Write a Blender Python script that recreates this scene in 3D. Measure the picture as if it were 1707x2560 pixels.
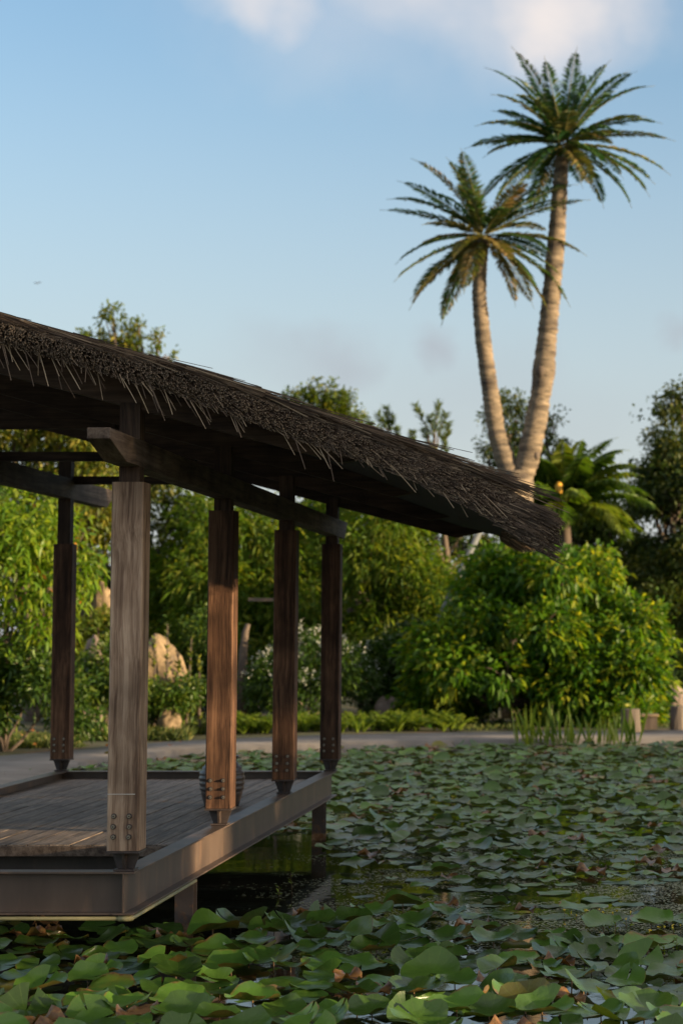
import bpy, bmesh, math, random
import numpy as np
from mathutils import Vector, Matrix, Quaternion, noise

random.seed(7)
RNG = np.random.default_rng(11)
scene = bpy.context.scene
for o in list(bpy.data.objects):
    bpy.data.objects.remove(o)
COL = scene.collection
PI = math.pi

# ------------------------------------------------------------------ camera
FPX, PX0, PY0, HOR, HC = 5000.0, 1541.0, 1278.0, 1578.0, 2.06
PITCH = math.atan((HOR - PY0) / FPX)
cam = bpy.data.cameras.new('camera')
cam.sensor_width = 36.0
cam.lens = FPX / 2560.0 * 36.0
cam.shift_x = (853.5 - PX0) / 2560.0
cam.shift_y = -(1280.0 - PY0) / 2560.0
cam.clip_start = 0.1
cam.clip_end = 3000.0
cam.dof.use_dof = True
cam.dof.focus_distance = 12.7
cam.dof.aperture_fstop = 2.7
camo = bpy.data.objects.new('camera', cam)
camo.location = (0, 0, HC)
camo.rotation_euler = (PI / 2 + PITCH, 0, 0)
COL.objects.link(camo)
scene.camera = camo

# ------------------------------------------------------------------ light
SUN_AZ = math.radians(108.0)      # from +Y (view direction) turning to +X (right)
SUN_EL = math.radians(7.0)
SUN = Vector((math.cos(SUN_EL) * math.sin(SUN_AZ), math.cos(SUN_EL) * math.cos(SUN_AZ), math.sin(SUN_EL)))
world = bpy.data.worlds.new('World')
scene.world = world
world.use_nodes = True
SKY_STRENGTH = 0.12
sl = bpy.data.lights.new('sun', 'SUN')
sl.energy = 4.6
sl.angle = math.radians(0.53)
sl.color = (1.0, 0.73, 0.43)
so = bpy.data.objects.new('sun', sl)
so.rotation_euler = SUN.to_track_quat('Z', 'Y').to_euler()
so.location = SUN * 60
COL.objects.link(so)
scene.view_settings.view_transform = 'Standard'
scene.view_settings.look = 'None'
scene.view_settings.exposure = 1.42
scene.view_settings.gamma = 1.0
scene.view_settings.use_curve_mapping = False
scene.cycles.max_bounces = 8
scene.cycles.transparent_max_bounces = 8
scene.cycles.use_denoising = True


def world_point(u, v, Y):
    x = (u - PX0) / FPX
    y = -(v - PY0) / FPX
    c, s = math.cos(PITCH), math.sin(PITCH)
    d = Vector((x, c - s * y, s + c * y))
    return Vector((0, 0, HC)) + d * (Y / d.y)


def image_point(p):
    c, s = math.cos(PITCH), math.sin(PITCH)
    qy, qz = p[1], p[2] - HC
    f = c * qy + s * qz
    up = -s * qy + c * qz
    return PX0 + FPX * p[0] / f, PY0 - FPX * up / f


def build_sky():
    nt = world.node_tree
    nt.nodes.clear()
    N, L = nt.nodes.new, nt.links.new
    out = N('ShaderNodeOutputWorld')
    bg = N('ShaderNodeBackground')
    bg.inputs['Strength'].default_value = SKY_STRENGTH
    sky = N('ShaderNodeTexSky')
    sky.sky_type = 'NISHITA'
    sky.sun_disc = False
    sky.sun_elevation = SUN_EL
    sky.sun_rotation = SUN_AZ
    sky.air_density = 1.0
    sky.dust_density = 1.2
    sky.ozone_density = 2.2
    tc = N('ShaderNodeTexCoord')
    # soft clouds: world-locked noise, denser inside a few soft patches of the sky
    nz = N('ShaderNodeTexNoise')
    nz.inputs['Scale'].default_value = 9.0
    nz.inputs['Detail'].default_value = 5.0
    nz.inputs['Roughness'].default_value = 0.5
    mp = N('ShaderNodeMapping')
    mp.inputs['Scale'].default_value = (1.0, 1.0, 1.6)
    L(tc.outputs['Generated'], mp.inputs['Vector'])
    L(mp.outputs['Vector'], nz.inputs['Vector'])
    wob = N('ShaderNodeTexNoise')
    wob.inputs['Scale'].default_value = 16.0
    wob.inputs['Detail'].default_value = 4.0
    L(tc.outputs['Generated'], wob.inputs['Vector'])
    wsub = N('ShaderNodeVectorMath'); wsub.operation = 'SUBTRACT'
    wsub.inputs[1].default_value = (0.5, 0.5, 0.5)
    L(wob.outputs['Color'], wsub.inputs[0])
    wsc = N('ShaderNodeVectorMath'); wsc.operation = 'SCALE'
    wsc.inputs['Scale'].default_value = 0.07
    L(wsub.outputs[0], wsc.inputs[0])
    wadd = N('ShaderNodeVectorMath'); wadd.operation = 'ADD'
    L(tc.outputs['Generated'], wadd.inputs[0])
    L(wsc.outputs[0], wadd.inputs[1])

    def patch(u, v, r, stretch, amount):
        d = (world_point(u, v, 10) - Vector((0, 0, HC))).normalized()
        sub = N('ShaderNodeVectorMath'); sub.operation = 'SUBTRACT'
        sub.inputs[1].default_value = d
        L(wadd.outputs[0], sub.inputs[0])
        ml = N('ShaderNodeVectorMath'); ml.operation = 'MULTIPLY'
        ml.inputs[1].default_value = (1.0 / stretch, 1.0, 1.0)
        L(sub.outputs[0], ml.inputs[0])
        ln = N('ShaderNodeVectorMath'); ln.operation = 'LENGTH'
        L(ml.outputs[0], ln.inputs[0])
        mr = N('ShaderNodeMapRange')
        mr.interpolation_type = 'SMOOTHSTEP'
        mr.inputs['From Min'].default_value = r
        mr.inputs['From Max'].default_value = 0.0
        mr.inputs['To Max'].default_value = amount
        L(ln.outputs['Value'], mr.inputs['Value'])
        return mr.outputs[0]

    def chain(op, a, b):
        m = N('ShaderNodeMath'); m.operation = op
        L(a, m.inputs[0])
        if isinstance(b, float):
            m.inputs[1].default_value = b
        else:
            L(b, m.inputs[1])
        return m.outputs[0]

    white = patch(640, -20, 0.042, 1.3, 0.85)
    for a in ((1080, -60, 0.06, 1.6, 0.75), (1400, 20, 0.05, 1.3, 1.0), (1250, -10, 0.06, 2.0, 0.6), (860, 40, 0.06, 2.2, 0.28)):
        white = chain('MAXIMUM', white, patch(*a))
    # high sky outside the frame: cloud added and thickened as neutral fill light
    sep = N('ShaderNodeSeparateXYZ')
    L(tc.outputs['Generated'], sep.inputs[0])
    up = N('ShaderNodeMapRange')
    up.inputs['From Min'].default_value = 0.31
    up.inputs['From Max'].default_value = 0.5
    L(sep.outputs['Z'], up.inputs['Value'])
    br = N('ShaderNodeMapRange'); br.interpolation_type = 'SMOOTHSTEP'
    br.inputs['From Min'].default_value = 0.3
    br.inputs['From Max'].default_value = 0.52
    L(nz.outputs['Fac'], br.inputs['Value'])
    white = chain('MAXIMUM', white, chain('MULTIPLY', up.outputs[0], br.outputs[0]))
    nzr = N('ShaderNodeMapRange')
    nzr.inputs['From Min'].default_value = 0.3
    nzr.inputs['From Max'].default_value = 0.6
    nzr.inputs['To Min'].default_value = 0.55
    L(nz.outputs['Fac'], nzr.inputs['Value'])
    white = chain('MULTIPLY', white, nzr.outputs[0])
    grey = patch(850, 915, 0.028, 2.0, 0.6)
    for a in ((1085, 905, 0.02, 1.0, 0.75), (1705, 800, 0.014, 1.0, 0.5), (760, 930, 0.03, 2.2, 0.35), (1240, 1010, 0.04, 3.0, 0.25)):
        grey = chain('MAXIMUM', grey, patch(*a))
    # thin veil towards the horizon
    veil = N('ShaderNodeMapRange'); veil.interpolation_type = 'SMOOTHSTEP'
    veil.inputs['From Min'].default_value = 0.33
    veil.inputs['From Max'].default_value = 0.02
    veil.inputs['To Max'].default_value = 0.8
    L(sep.outputs['Z'], veil.inputs['Value'])
    tint = N('ShaderNodeMix'); tint.data_type = 'RGBA'; tint.blend_type = 'MULTIPLY'
    tint.inputs['Factor'].default_value = 1.0
    L(sky.outputs[0], tint.inputs['A'])
    tint.inputs['B'].default_value = SKY_TINT
    last = tint.outputs['Result']
    for fac, colr in ((veil.outputs[0], VEIL_COL), (grey, GREY_COL), (white, WHITE_COL)):
        mx = N('ShaderNodeMix'); mx.data_type = 'RGBA'
        L(fac, mx.inputs['Factor'])
        L(last, mx.inputs['A'])
        mx.inputs['B'].default_value = colr
        last = mx.outputs['Result']
    L(last, bg.inputs['Color'])
    L(bg.outputs[0], out.inputs['Surface'])


SKY_TINT = (1.0, 0.97, 0.96, 1)
VEIL_COL = (1.85, 1.95, 2.1, 1)
GREY_COL = (1.42, 1.52, 1.68, 1)
WHITE_COL = (2.8, 2.58, 2.5, 1)
build_sky()

# ------------------------------------------------------------------ helpers
WLOC = {}


def link(o, parent=None, wloc=(0, 0, 0)):
    COL.objects.link(o)
    w = Vector(wloc)
    WLOC[o.name] = w
    if parent is not None:
        o.parent = parent
        o.location = w - WLOC[parent.name]
    else:
        o.location = w
    return o


def tag(o, label=None, cat=None, group=None, kind=None):
    if label: o['label'] = label
    if cat: o['category'] = cat
    if group: o['group'] = group
    if kind: o['kind'] = kind
    return o


def thing(name, label, cat, loc, group=None):
    o = bpy.data.objects.new(name, None)
    o.empty_display_size = 0.2
    link(o, None, loc)
    return tag(o, label, cat, group)


class MB:
    """collects shapes as one mesh, in world coordinates"""
    def __init__(self):
        self.v, self.f, self.m = [], [], []

    def add(self, vs, fs, mi=0):
        n = len(self.v)
        self.v += [tuple(p) for p in vs]
        self.f += [tuple(i + n for i in f) for f in fs]
        self.m += [mi] * len(fs)

    def box(self, x0, x1, y0, y1, z0, z1, mi=0):
        vs = [(x, y, z) for z in (z0, z1) for y in (y0, y1) for x in (x0, x1)]
        self.add(vs, [(0, 2, 3, 1), (4, 5, 7, 6), (0, 1, 5, 4), (2, 6, 7, 3), (0, 4, 6, 2), (1, 3, 7, 5)], mi)

    def prism(self, poly, axis, a0, a1, mi=0):
        """poly in the two other axes (in xyz order), extruded along axis"""
        n = len(poly)
        def pt(p, a):
            if axis == 0: return (a, p[0], p[1])
            if axis == 1: return (p[0], a, p[1])
            return (p[0], p[1], a)
        vs = [pt(p, a0) for p in poly] + [pt(p, a1) for p in poly]
        area = sum(poly[i][0] * poly[(i + 1) % n][1] - poly[(i + 1) % n][0] * poly[i][1] for i in range(n))
        flip = (area < 0) ^ (axis == 1)
        fs = []
        for i in range(n):
            j = (i + 1) % n
            q = (i, j, j + n, i + n)
            fs.append(q[::-1] if flip else q)
        b, t = tuple(range(n))[::-1], tuple(range(n, 2 * n))
        fs += [b[::-1], t[::-1]] if flip else [b, t]
        self.add(vs, fs, mi)

    def tube(self, pts, rads, n=8, caps=True, mi=0, wob=0.0):
        pts = [Vector(p) for p in pts]
        k = len(pts)
        if not hasattr(rads, '__len__'): rads = [rads] * k
        ref = Vector((0.31, 0.17, 0.94))
        vs = []
        for i, p in enumerate(pts):
            t = (pts[min(i + 1, k - 1)] - pts[max(i - 1, 0)]).normalized()
            a = t.cross(ref)
            if a.length < 0.05: a = t.cross(Vector((1, 0, 0)))
            a.normalize()
            b = t.cross(a)
            for j in range(n):
                th = 2 * PI * j / n
                r = rads[i] * (1 + (random.uniform(-wob, wob) if wob else 0))
                vs.append(p + (a * math.cos(th) + b * math.sin(th)) * r)
        fs = [(i * n + j, i * n + (j + 1) % n, (i + 1) * n + (j + 1) % n, (i + 1) * n + j) for i in range(k - 1) for j in range(n)]
        if caps:
            fs += [tuple(range(n))[::-1], tuple((k - 1) * n + j for j in range(n))]
        self.add(vs, fs, mi)

    def lathe(self, prof, c, n=24, mi=0):
        vs = [(c[0] + r * math.cos(2 * PI * j / n), c[1] + r * math.sin(2 * PI * j / n), c[2] + z) for r, z in prof for j in range(n)]
        k = len(prof)
        fs = [(i * n + j, i * n + (j + 1) % n, (i + 1) * n + (j + 1) % n, (i + 1) * n + j) for i in range(k - 1) for j in range(n)]
        fs += [tuple(range(n))[::-1], tuple((k - 1) * n + j for j in range(n))]
        self.add(vs, fs, mi)

    def mesh(self, name, mats, org=(0, 0, 0), smooth=False):
        me = bpy.data.meshes.new(name)
        o = Vector(org)
        me.from_pydata([tuple(Vector(p) - o) for p in self.v], [], self.f)
        for m in (mats if isinstance(mats, (list, tuple)) else [mats]):
            me.materials.append(m)
        me.polygons.foreach_set('material_index', self.m)
        if smooth:
            me.polygons.foreach_set('use_smooth', [True] * len(self.f))
        me.update()
        return me

    def build(self, name, mats, parent=None, org=None, smooth=False, bevel=0.0):
        if org is None:
            a = np.array(self.v)
            org = ((a[:, 0].min() + a[:, 0].max()) / 2, (a[:, 1].min() + a[:, 1].max()) / 2, a[:, 2].min())
        o = bpy.data.objects.new(name, self.mesh(name, mats, org, smooth))
        link(o, parent, org)
        if bevel:
            md = o.modifiers.new('bevel', 'BEVEL')
            md.width = bevel
            md.segments = 2
            md.limit_method = 'ANGLE'
        return o


def copy_part(src, parent, wloc, rot=None):
    c = src.copy()
    link(c, parent, wloc)
    if rot is not None: c.rotation_euler = rot
    return c


def np_mesh(name, V, F, mats, tint=None, org=(0, 0, 0), extra=None, smooth=False):
    V = np.asarray(V, dtype=np.float32) - np.asarray(org, dtype=np.float32)
    F = np.asarray(F, dtype=np.int32)
    k = F.shape[1]
    me = bpy.data.meshes.new(name)
    me.vertices.add(len(V)); me.vertices.foreach_set('co', V.ravel())
    me.loops.add(F.size); me.loops.foreach_set('vertex_index', F.ravel())
    me.polygons.add(len(F))
    me.polygons.foreach_set('loop_start', np.arange(0, F.size, k, dtype=np.int32))
    if smooth:
        me.polygons.foreach_set('use_smooth', np.ones(len(F), dtype=bool))
    for m in (mats if isinstance(mats, (list, tuple)) else [mats]):
        me.materials.append(m)
    me.update(calc_edges=True)
    if tint is not None:
        at = me.attributes.new('tint', 'FLOAT', 'FACE')
        at.data.foreach_set('value', np.asarray(tint, dtype=np.float32))
    if extra:
        for nm, arr in extra.items():
            at = me.attributes.new(nm, 'FLOAT', 'POINT')
            at.data.foreach_set('value', np.asarray(arr, dtype=np.float32))
    me.validate()
    return me


# ------------------------------------------------------------------ materials
def new_mat(name):
    m = bpy.data.materials.new(name)
    m.use_nodes = True
    nt = m.node_tree
    return m, nt, nt.nodes.new, nt.links.new, nt.nodes['Principled BSDF']


def ramp_node(nt, stops):
    r = nt.nodes.new('ShaderNodeValToRGB')
    cr = r.color_ramp
    while len(cr.elements) > 2: cr.elements.remove(cr.elements[-1])
    for i, (p, c) in enumerate(stops):
        e = cr.elements[i] if i < 2 else cr.elements.new(p)
        e.position = p
        e.color = (*c, 1)
    return r


def wood(name, dark, mid, light, axis=2, scale=9.0, rough=0.75, bump=0.35, streak=None, vary=0.35):
    m, nt, N, L, bs = new_mat(name)
    tc, oi = N('ShaderNodeTexCoord'), N('ShaderNodeObjectInfo')
    cmb = N('ShaderNodeVectorMath'); cmb.operation = 'SCALE'
    cmb.inputs[0].default_value = (13.0, 7.0, 19.0)
    L(oi.outputs['Random'], cmb.inputs['Scale'])
    ad = N('ShaderNodeVectorMath'); ad.operation = 'ADD'
    L(tc.outputs['Object'], ad.inputs[0]); L(cmb.outputs[0], ad.inputs[1])
    mp = N('ShaderNodeMapping')
    sc = [1.0, 1.0, 1.0]; sc[axis] = 0.045
    mp.inputs['Scale'].default_value = sc
    L(ad.outputs[0], mp.inputs['Vector'])
    # slow bend so that the grain wanders
    nb = N('ShaderNodeTexNoise'); nb.inputs['Scale'].default_value = 2.4
    L(ad.outputs[0], nb.inputs['Vector'])
    bm = N('ShaderNodeVectorMath'); bm.operation = 'SCALE'; bm.inputs['Scale'].default_value = 0.05
    L(nb.outputs['Color'], bm.inputs[0])
    a2 = N('ShaderNodeVectorMath'); a2.operation = 'ADD'
    L(mp.outputs[0], a2.inputs[0]); L(bm.outputs[0], a2.inputs[1])
    n1 = N('ShaderNodeTexNoise'); n1.inputs['Scale'].default_value = scale * 3.2; n1.inputs['Detail'].default_value = 7; n1.inputs['Roughness'].default_value = 0.62
    n2 = N('ShaderNodeTexNoise'); n2.inputs['Scale'].default_value = scale * 14; n2.inputs['Detail'].default_value = 4
    n3 = N('ShaderNodeTexNoise'); n3.inputs['Scale'].default_value = 3.0; n3.inputs['Detail'].default_value = 3
    L(a2.outputs[0], n1.inputs['Vector']); L(a2.outputs[0], n2.inputs['Vector']); L(ad.outputs[0], n3.inputs['Vector'])
    mx = N('ShaderNodeMix'); mx.inputs['Factor'].default_value = 0.3
    L(n1.outputs['Fac'], mx.inputs['A']); L(n2.outputs['Fac'], mx.inputs['B'])
    r = ramp_node(nt, [(0.37, dark), (0.5, mid), (0.63, light)])
    L(mx.outputs[0], r.inputs['Fac'])
    st = N('ShaderNodeMix'); st.data_type = 'RGBA'; st.blend_type = 'MULTIPLY'
    rr = ramp_node(nt, [(0.3, (1 - vary,) * 3), (0.7, (1 + vary * 0.4,) * 3)])
    L(n3.outputs['Fac'], rr.inputs['Fac'])
    st.inputs['Factor'].default_value = 1.0
    L(r.outputs[0], st.inputs['A']); L(rr.outputs[0], st.inputs['B'])
    # each piece a little lighter or darker
    pr = N('ShaderNodeMapRange'); pr.inputs['To Min'].default_value = 0.78; pr.inputs['To Max'].default_value = 1.18
    L(oi.outputs['Random'], pr.inputs['Value'])
    fin = N('ShaderNodeVectorMath'); fin.operation = 'SCALE'
    L(st.outputs['Result'], fin.inputs[0]); L(pr.outputs[0], fin.inputs['Scale'])
    L(fin.outputs[0], bs.inputs['Base Color'])
    bs.inputs['Roughness'].default_value = rough
    bs.inputs['Specular IOR Level'].default_value = 0.25
    b = N('ShaderNodeBump'); b.inputs['Strength'].default_value = bump; b.inputs['Distance'].default_value = 0.006
    L(mx.outputs[0], b.inputs['Height']); L(b.outputs[0], bs.inputs['Normal'])
    return m


def surface(name, c1, c2, scale=6.0, rough=0.7, bump=0.2, metal=0.0, dist=0.01, spots=None, stretch=(1, 1, 1), spec=0.4, coords='Object'):
    m, nt, N, L, bs = new_mat(name)
    tc = N('ShaderNodeTexCoord')
    mp = N('ShaderNodeMapping'); mp.inputs['Scale'].default_value = stretch
    L(tc.outputs[coords], mp.inputs['Vector'])
    n1 = N('ShaderNodeTexNoise'); n1.inputs['Scale'].default_value = scale; n1.inputs['Detail'].default_value = 8; n1.inputs['Roughness'].default_value = 0.6
    L(mp.outputs[0], n1.inputs['Vector'])
    r = ramp_node(nt, [(0.32, c1), (0.68, c2)])
    L(n1.outputs['Fac'], r.inputs['Fac'])
    last = r.outputs[0]
    if spots:
        colr, sc, lo, hi = spots
        n2 = N('ShaderNodeTexNoise'); n2.inputs['Scale'].default_value = sc; n2.inputs['Detail'].default_value = 6
        L(mp.outputs[0], n2.inputs['Vector'])
        mr = N('ShaderNodeMapRange'); mr.inputs['From Min'].default_value = lo; mr.inputs['From Max'].default_value = hi
        L(n2.outputs['Fac'], mr.inputs['Value'])
        mx = N('ShaderNodeMix'); mx.data_type = 'RGBA'
        L(mr.outputs[0], mx.inputs['Factor']); L(last, mx.inputs['A']); mx.inputs['B'].default_value = (*colr, 1)
        last = mx.outputs['Result']
    L(last, bs.inputs['Base Color'])
    bs.inputs['Roughness'].default_value = rough
    bs.inputs['Metallic'].default_value = metal
    bs.inputs['Specular IOR Level'].default_value = spec
    if bump:
        b = N('ShaderNodeBump'); b.inputs['Strength'].default_value = bump; b.inputs['Distance'].default_value = dist
        L(n1.outputs['Fac'], b.inputs['Height']); L(b.outputs[0], bs.inputs['Normal'])
    return m


def foliage(name, stops, trans=0.3, rough=0.5, tcol=None, spec=0.35):
    m, nt, N, L, bs = new_mat(name)
    at = N('ShaderNodeAttribute'); at.attribute_name = 'tint'
    r = ramp_node(nt, stops)
    L(at.outputs['Fac'], r.inputs['Fac'])
    L(r.outputs[0], bs.inputs['Base Color'])
    bs.inputs['Roughness'].default_value = rough
    bs.inputs['Specular IOR Level'].default_value = spec
    tr = N('ShaderNodeBsdfTranslucent')
    hs = N('ShaderNodeMix'); hs.data_type = 'RGBA'; hs.blend_type = 'MULTIPLY'; hs.inputs['Factor'].default_value = 1.0
    L(r.outputs[0], hs.inputs['A']); hs.inputs['B'].default_value = tcol or (1.7, 1.55, 0.6, 1)
    L(hs.outputs['Result'], tr.inputs['Color'])
    mx = N('ShaderNodeMixShader'); mx.inputs['Fac'].default_value = trans
    L(bs.outputs[0], mx.inputs[1]); L(tr.outputs[0], mx.inputs[2])
    L(mx.outputs[0], nt.nodes['Material Output'].inputs['Surface'])
    return m


M = {}
M['post_grey'] = wood('weathered_timber', (0.12, 0.072, 0.047), (0.29, 0.195, 0.13), (0.46, 0.335, 0.235), 2, 7, vary=0.35)
M['post_brown'] = wood('brown_timber', (0.034, 0.017, 0.010), (0.1, 0.051, 0.029), (0.2, 0.107, 0.06), 2, 7, vary=0.5)
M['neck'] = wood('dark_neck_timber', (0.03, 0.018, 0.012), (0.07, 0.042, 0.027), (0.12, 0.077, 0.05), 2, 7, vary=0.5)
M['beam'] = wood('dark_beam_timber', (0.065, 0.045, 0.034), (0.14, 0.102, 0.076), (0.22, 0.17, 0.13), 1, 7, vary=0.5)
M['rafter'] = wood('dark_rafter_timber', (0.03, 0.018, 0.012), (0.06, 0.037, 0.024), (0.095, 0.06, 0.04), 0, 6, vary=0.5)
M['plank'] = wood('grey_deck_timber', (0.085, 0.064, 0.048), (0.2, 0.158, 0.122), (0.32, 0.26, 0.205), 1, 9, rough=0.6, bump=0.5, vary=0.3)
M['underside_shade'] = surface('thatch_underside_shade', (0.014, 0.01, 0.008), (0.03, 0.021, 0.016), 5.0, 0.9, 0.2)  # near-black underside of the thatch core: roof shade put into the colour
M['steel'] = surface('brown_painted_steel', (0.07, 0.048, 0.036), (0.12, 0.086, 0.064), 3.0, 0.42, 0.15, 0.0, 0.004, ((0.2, 0.12, 0.075), 5.0, 0.56, 0.8), (1, 1, 0.25))
M['steel_leg'] = surface('rusty_stilt_steel', (0.05, 0.037, 0.032), (0.085, 0.065, 0.055), 6.0, 0.6, 0.2, 0.0, 0.004, ((0.17, 0.08, 0.035), 9.0, 0.6, 0.72))


def rust_line(m):
    """a rusty band where the stilts meet the water"""
    nt = m.node_tree; N, L = nt.nodes.new, nt.links.new
    bs = nt.nodes['Principled BSDF']
    old = bs.inputs['Base Color'].links[0].from_socket
    g = N('ShaderNodeNewGeometry'); sp = N('ShaderNodeSeparateXYZ'); L(g.outputs['Position'], sp.inputs[0])
    nz = N('ShaderNodeTexNoise'); nz.inputs['Scale'].default_value = 22.0; nz.inputs['Detail'].default_value = 5
    L(g.outputs['Position'], nz.inputs['Vector'])
    ma = N('ShaderNodeMath'); ma.operation = 'MULTIPLY_ADD'; ma.inputs[1].default_value = 0.09
    L(nz.outputs['Fac'], ma.inputs[0]); L(sp.outputs['Z'], ma.inputs[2])
    mr = N('ShaderNodeMapRange'); mr.inputs['From Min'].default_value = 0.118; mr.inputs['From Max'].default_value = 0.1
    L(ma.outputs[0], mr.inputs['Value'])
    mx = N('ShaderNodeMix'); mx.data_type = 'RGBA'
    L(mr.outputs[0], mx.inputs['Factor']); L(old, mx.inputs['A'])
    rc = ramp_node(nt, [(0.4, (0.2, 0.085, 0.03)), (0.6, (0.34, 0.22, 0.12))])
    L(nz.outputs['Fac'], rc.inputs['Fac']); L(rc.outputs[0], mx.inputs['B'])
    L(mx.outputs['Result'], bs.inputs['Base Color'])


rust_line(M['steel_leg'])
M['shoe'] = surface('dark_shoe_steel', (0.04, 0.03, 0.027), (0.075, 0.055, 0.047), 12.0, 0.5, 0.2, 0.0, 0.003)
M['bolt'] = surface('galvanised_bolt', (0.32, 0.28, 0.2), (0.5, 0.45, 0.34), 30.0, 0.3, 0.0, 0.9)
M['pipe'] = surface('olive_plastic_pipe', (0.30, 0.27, 0.13), (0.42, 0.37, 0.19), 5.0, 0.45, 0.0)
M['chalk'] = surface('pale_scratch', (0.5, 0.47, 0.42), (0.6, 0.57, 0.52), 20.0, 0.9, 0.0)
M['jar'] = surface('brown_glazed_clay', (0.045, 0.035, 0.03), (0.085, 0.068, 0.058), 9.0, 0.35, 0.25, 0.0, 0.004, None, (1, 1, 6))
M['concrete'] = surface('grey_concrete_path', (0.13, 0.12, 0.11), (0.22, 0.205, 0.19), 1.3, 0.85, 0.3, 0.0, 0.01, ((0.1, 0.085, 0.07), 3.0, 0.6, 0.8), coords='Object')
M['ground'] = surface('soil_and_turf', (0.035, 0.05, 0.018), (0.09, 0.085, 0.035), 1.1, 0.95, 0.5, 0.0, 0.03, ((0.12, 0.075, 0.04), 0.8, 0.56, 0.66))
M['lawn'] = surface('sunlit_lawn', (0.06, 0.09, 0.02), (0.12, 0.14, 0.03), 4.0, 0.9, 0.4, 0.0, 0.02)
M['mud'] = surface('pond_mud', (0.02, 0.018, 0.012), (0.035, 0.03, 0.02), 2.0, 0.9, 0.2)
M['palm_trunk'] = surface('ringed_palm_bark', (0.06, 0.05, 0.038), (0.30, 0.235, 0.16), 3.2, 0.9, 0.9, 0.0, 0.05, ((0.05, 0.04, 0.033), 1.6, 0.5, 0.68), (1.0, 1.0, 4.0))
M['bark'] = surface('brown_bark', (0.06, 0.045, 0.035), (0.14, 0.11, 0.085), 6.0, 0.9, 0.5, 0.0, 0.02, None, (1, 1, 0.2))
M['bark_grey'] = surface('grey_bark', (0.055, 0.046, 0.038), (0.12, 0.1, 0.082), 6.0, 0.9, 0.5, 0.0, 0.02, None, (1, 1, 0.25))
M['rock'] = surface('tan_rock', (0.13, 0.095, 0.055), (0.28, 0.21, 0.125), 3.0, 0.9, 0.8, 0.0, 0.06, ((0.12, 0.095, 0.07), 4.0, 0.58, 0.7))
M['rock_grey'] = surface('grey_brown_rock', (0.13, 0.1, 0.085), (0.25, 0.2, 0.17), 4.0, 0.9, 0.6, 0.0, 0.04)
M['pole'] = surface('grey_metal_pole', (0.09, 0.105, 0.11), (0.15, 0.165, 0.17), 4.0, 0.5, 0.0)
M['bird'] = surface('dark_feathers', (0.03, 0.03, 0.03), (0.06, 0.055, 0.05), 20.0, 0.8, 0.0)
M['stem'] = surface('reddish_stalk', (0.12, 0.07, 0.03), (0.2, 0.12, 0.05), 30.0, 0.5, 0.0)
M['bud'] = surface('green_bud', (0.16, 0.17, 0.04), (0.26, 0.24, 0.06), 20.0, 0.5, 0.0)
M['yellow'] = surface('yellow_petals', (0.7, 0.5, 0.03), (0.8, 0.62, 0.06), 40.0, 0.6, 0.0)
M['coconut'] = surface('orange_coconut_husk', (0.55, 0.28, 0.03), (0.7, 0.4, 0.05), 8.0, 0.5, 0.1)

M['cycad'] = foliage('dark_green_frond', [(0.0, (0.022, 0.05, 0.018)), (0.55, (0.055, 0.125, 0.034)), (1.0, (0.27, 0.17, 0.065))], 0.32, 0.45, (1.05, 1.4, 0.6, 1))
M['coco'] = foliage('yellow_green_frond', [(0.0, (0.03, 0.08, 0.012)), (0.5, (0.075, 0.15, 0.018)), (1.0, (0.2, 0.23, 0.04))], 0.42, 0.5)
M['mango'] = foliage('lance_leaf_green', [(0.0, (0.035, 0.095, 0.008)), (0.5, (0.1, 0.2, 0.012)), (0.94, (0.22, 0.28, 0.02)), (1.0, (0.5, 0.2, 0.03))], 0.45, 0.45)
M['shrub'] = foliage('broad_leaf_green', [(0.0, (0.035, 0.105, 0.01)), (0.5, (0.085, 0.18, 0.014)), (1.0, (0.27, 0.29, 0.025))], 0.5, 0.45)
M['bamboo'] = foliage('soft_bamboo_green', [(0.0, (0.035, 0.085, 0.007)), (0.6, (0.085, 0.165, 0.014)), (1.0, (0.18, 0.21, 0.025))], 0.48, 0.55)
M['dark_leaf'] = foliage('dark_crown_green', [(0.0, (0.018, 0.042, 0.01)), (0.6, (0.042, 0.078, 0.015)), (1.0, (0.11, 0.12, 0.025))], 0.35, 0.5)
M['clump_leaf'] = foliage('olive_crown_green', [(0.0, (0.04, 0.08, 0.009)), (0.6, (0.095, 0.14, 0.014)), (1.0, (0.22, 0.2, 0.03))], 0.42, 0.5)
M['hedge'] = foliage('hedge_green', [(0.0, (0.02, 0.05, 0.008)), (0.7, (0.05, 0.105, 0.012)), (1.0, (0.12, 0.16, 0.02))], 0.35, 0.45)
M['white_flower'] = foliage('white_petals', [(0.0, (0.5, 0.53, 0.46)), (1.0, (0.72, 0.74, 0.68))], 0.2, 0.6, (1, 1, 1, 1))
M['fern'] = foliage('fern_green', [(0.0, (0.045, 0.1, 0.009)), (0.6, (0.11, 0.19, 0.014)), (1.0, (0.2, 0.24, 0.03))], 0.45, 0.5)
M['grass'] = foliage('grass_green', [(0.0, (0.03, 0.055, 0.01)), (0.7, (0.075, 0.11, 0.02)), (1.0, (0.2, 0.19, 0.06))], 0.3, 0.6)
M['blade'] = foliage('pond_blade_green', [(0.0, (0.07, 0.14, 0.015)), (1.0, (0.2, 0.26, 0.04))], 0.45, 0.45)
M['succulent'] = foliage('spiny_stem_green', [(0.0, (0.03, 0.06, 0.012)), (1.0, (0.2, 0.22, 0.03))], 0.15, 0.5)
M['duckweed'] = foliage('duckweed_sky_pale', [(0.0, (0.12, 0.15, 0.07)), (0.6, (0.27, 0.29, 0.17)), (1.0, (0.42, 0.41, 0.28))], 0.1, 0.6)  # real duckweed, its colour lightened to stand in for sky reflected on water
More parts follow.
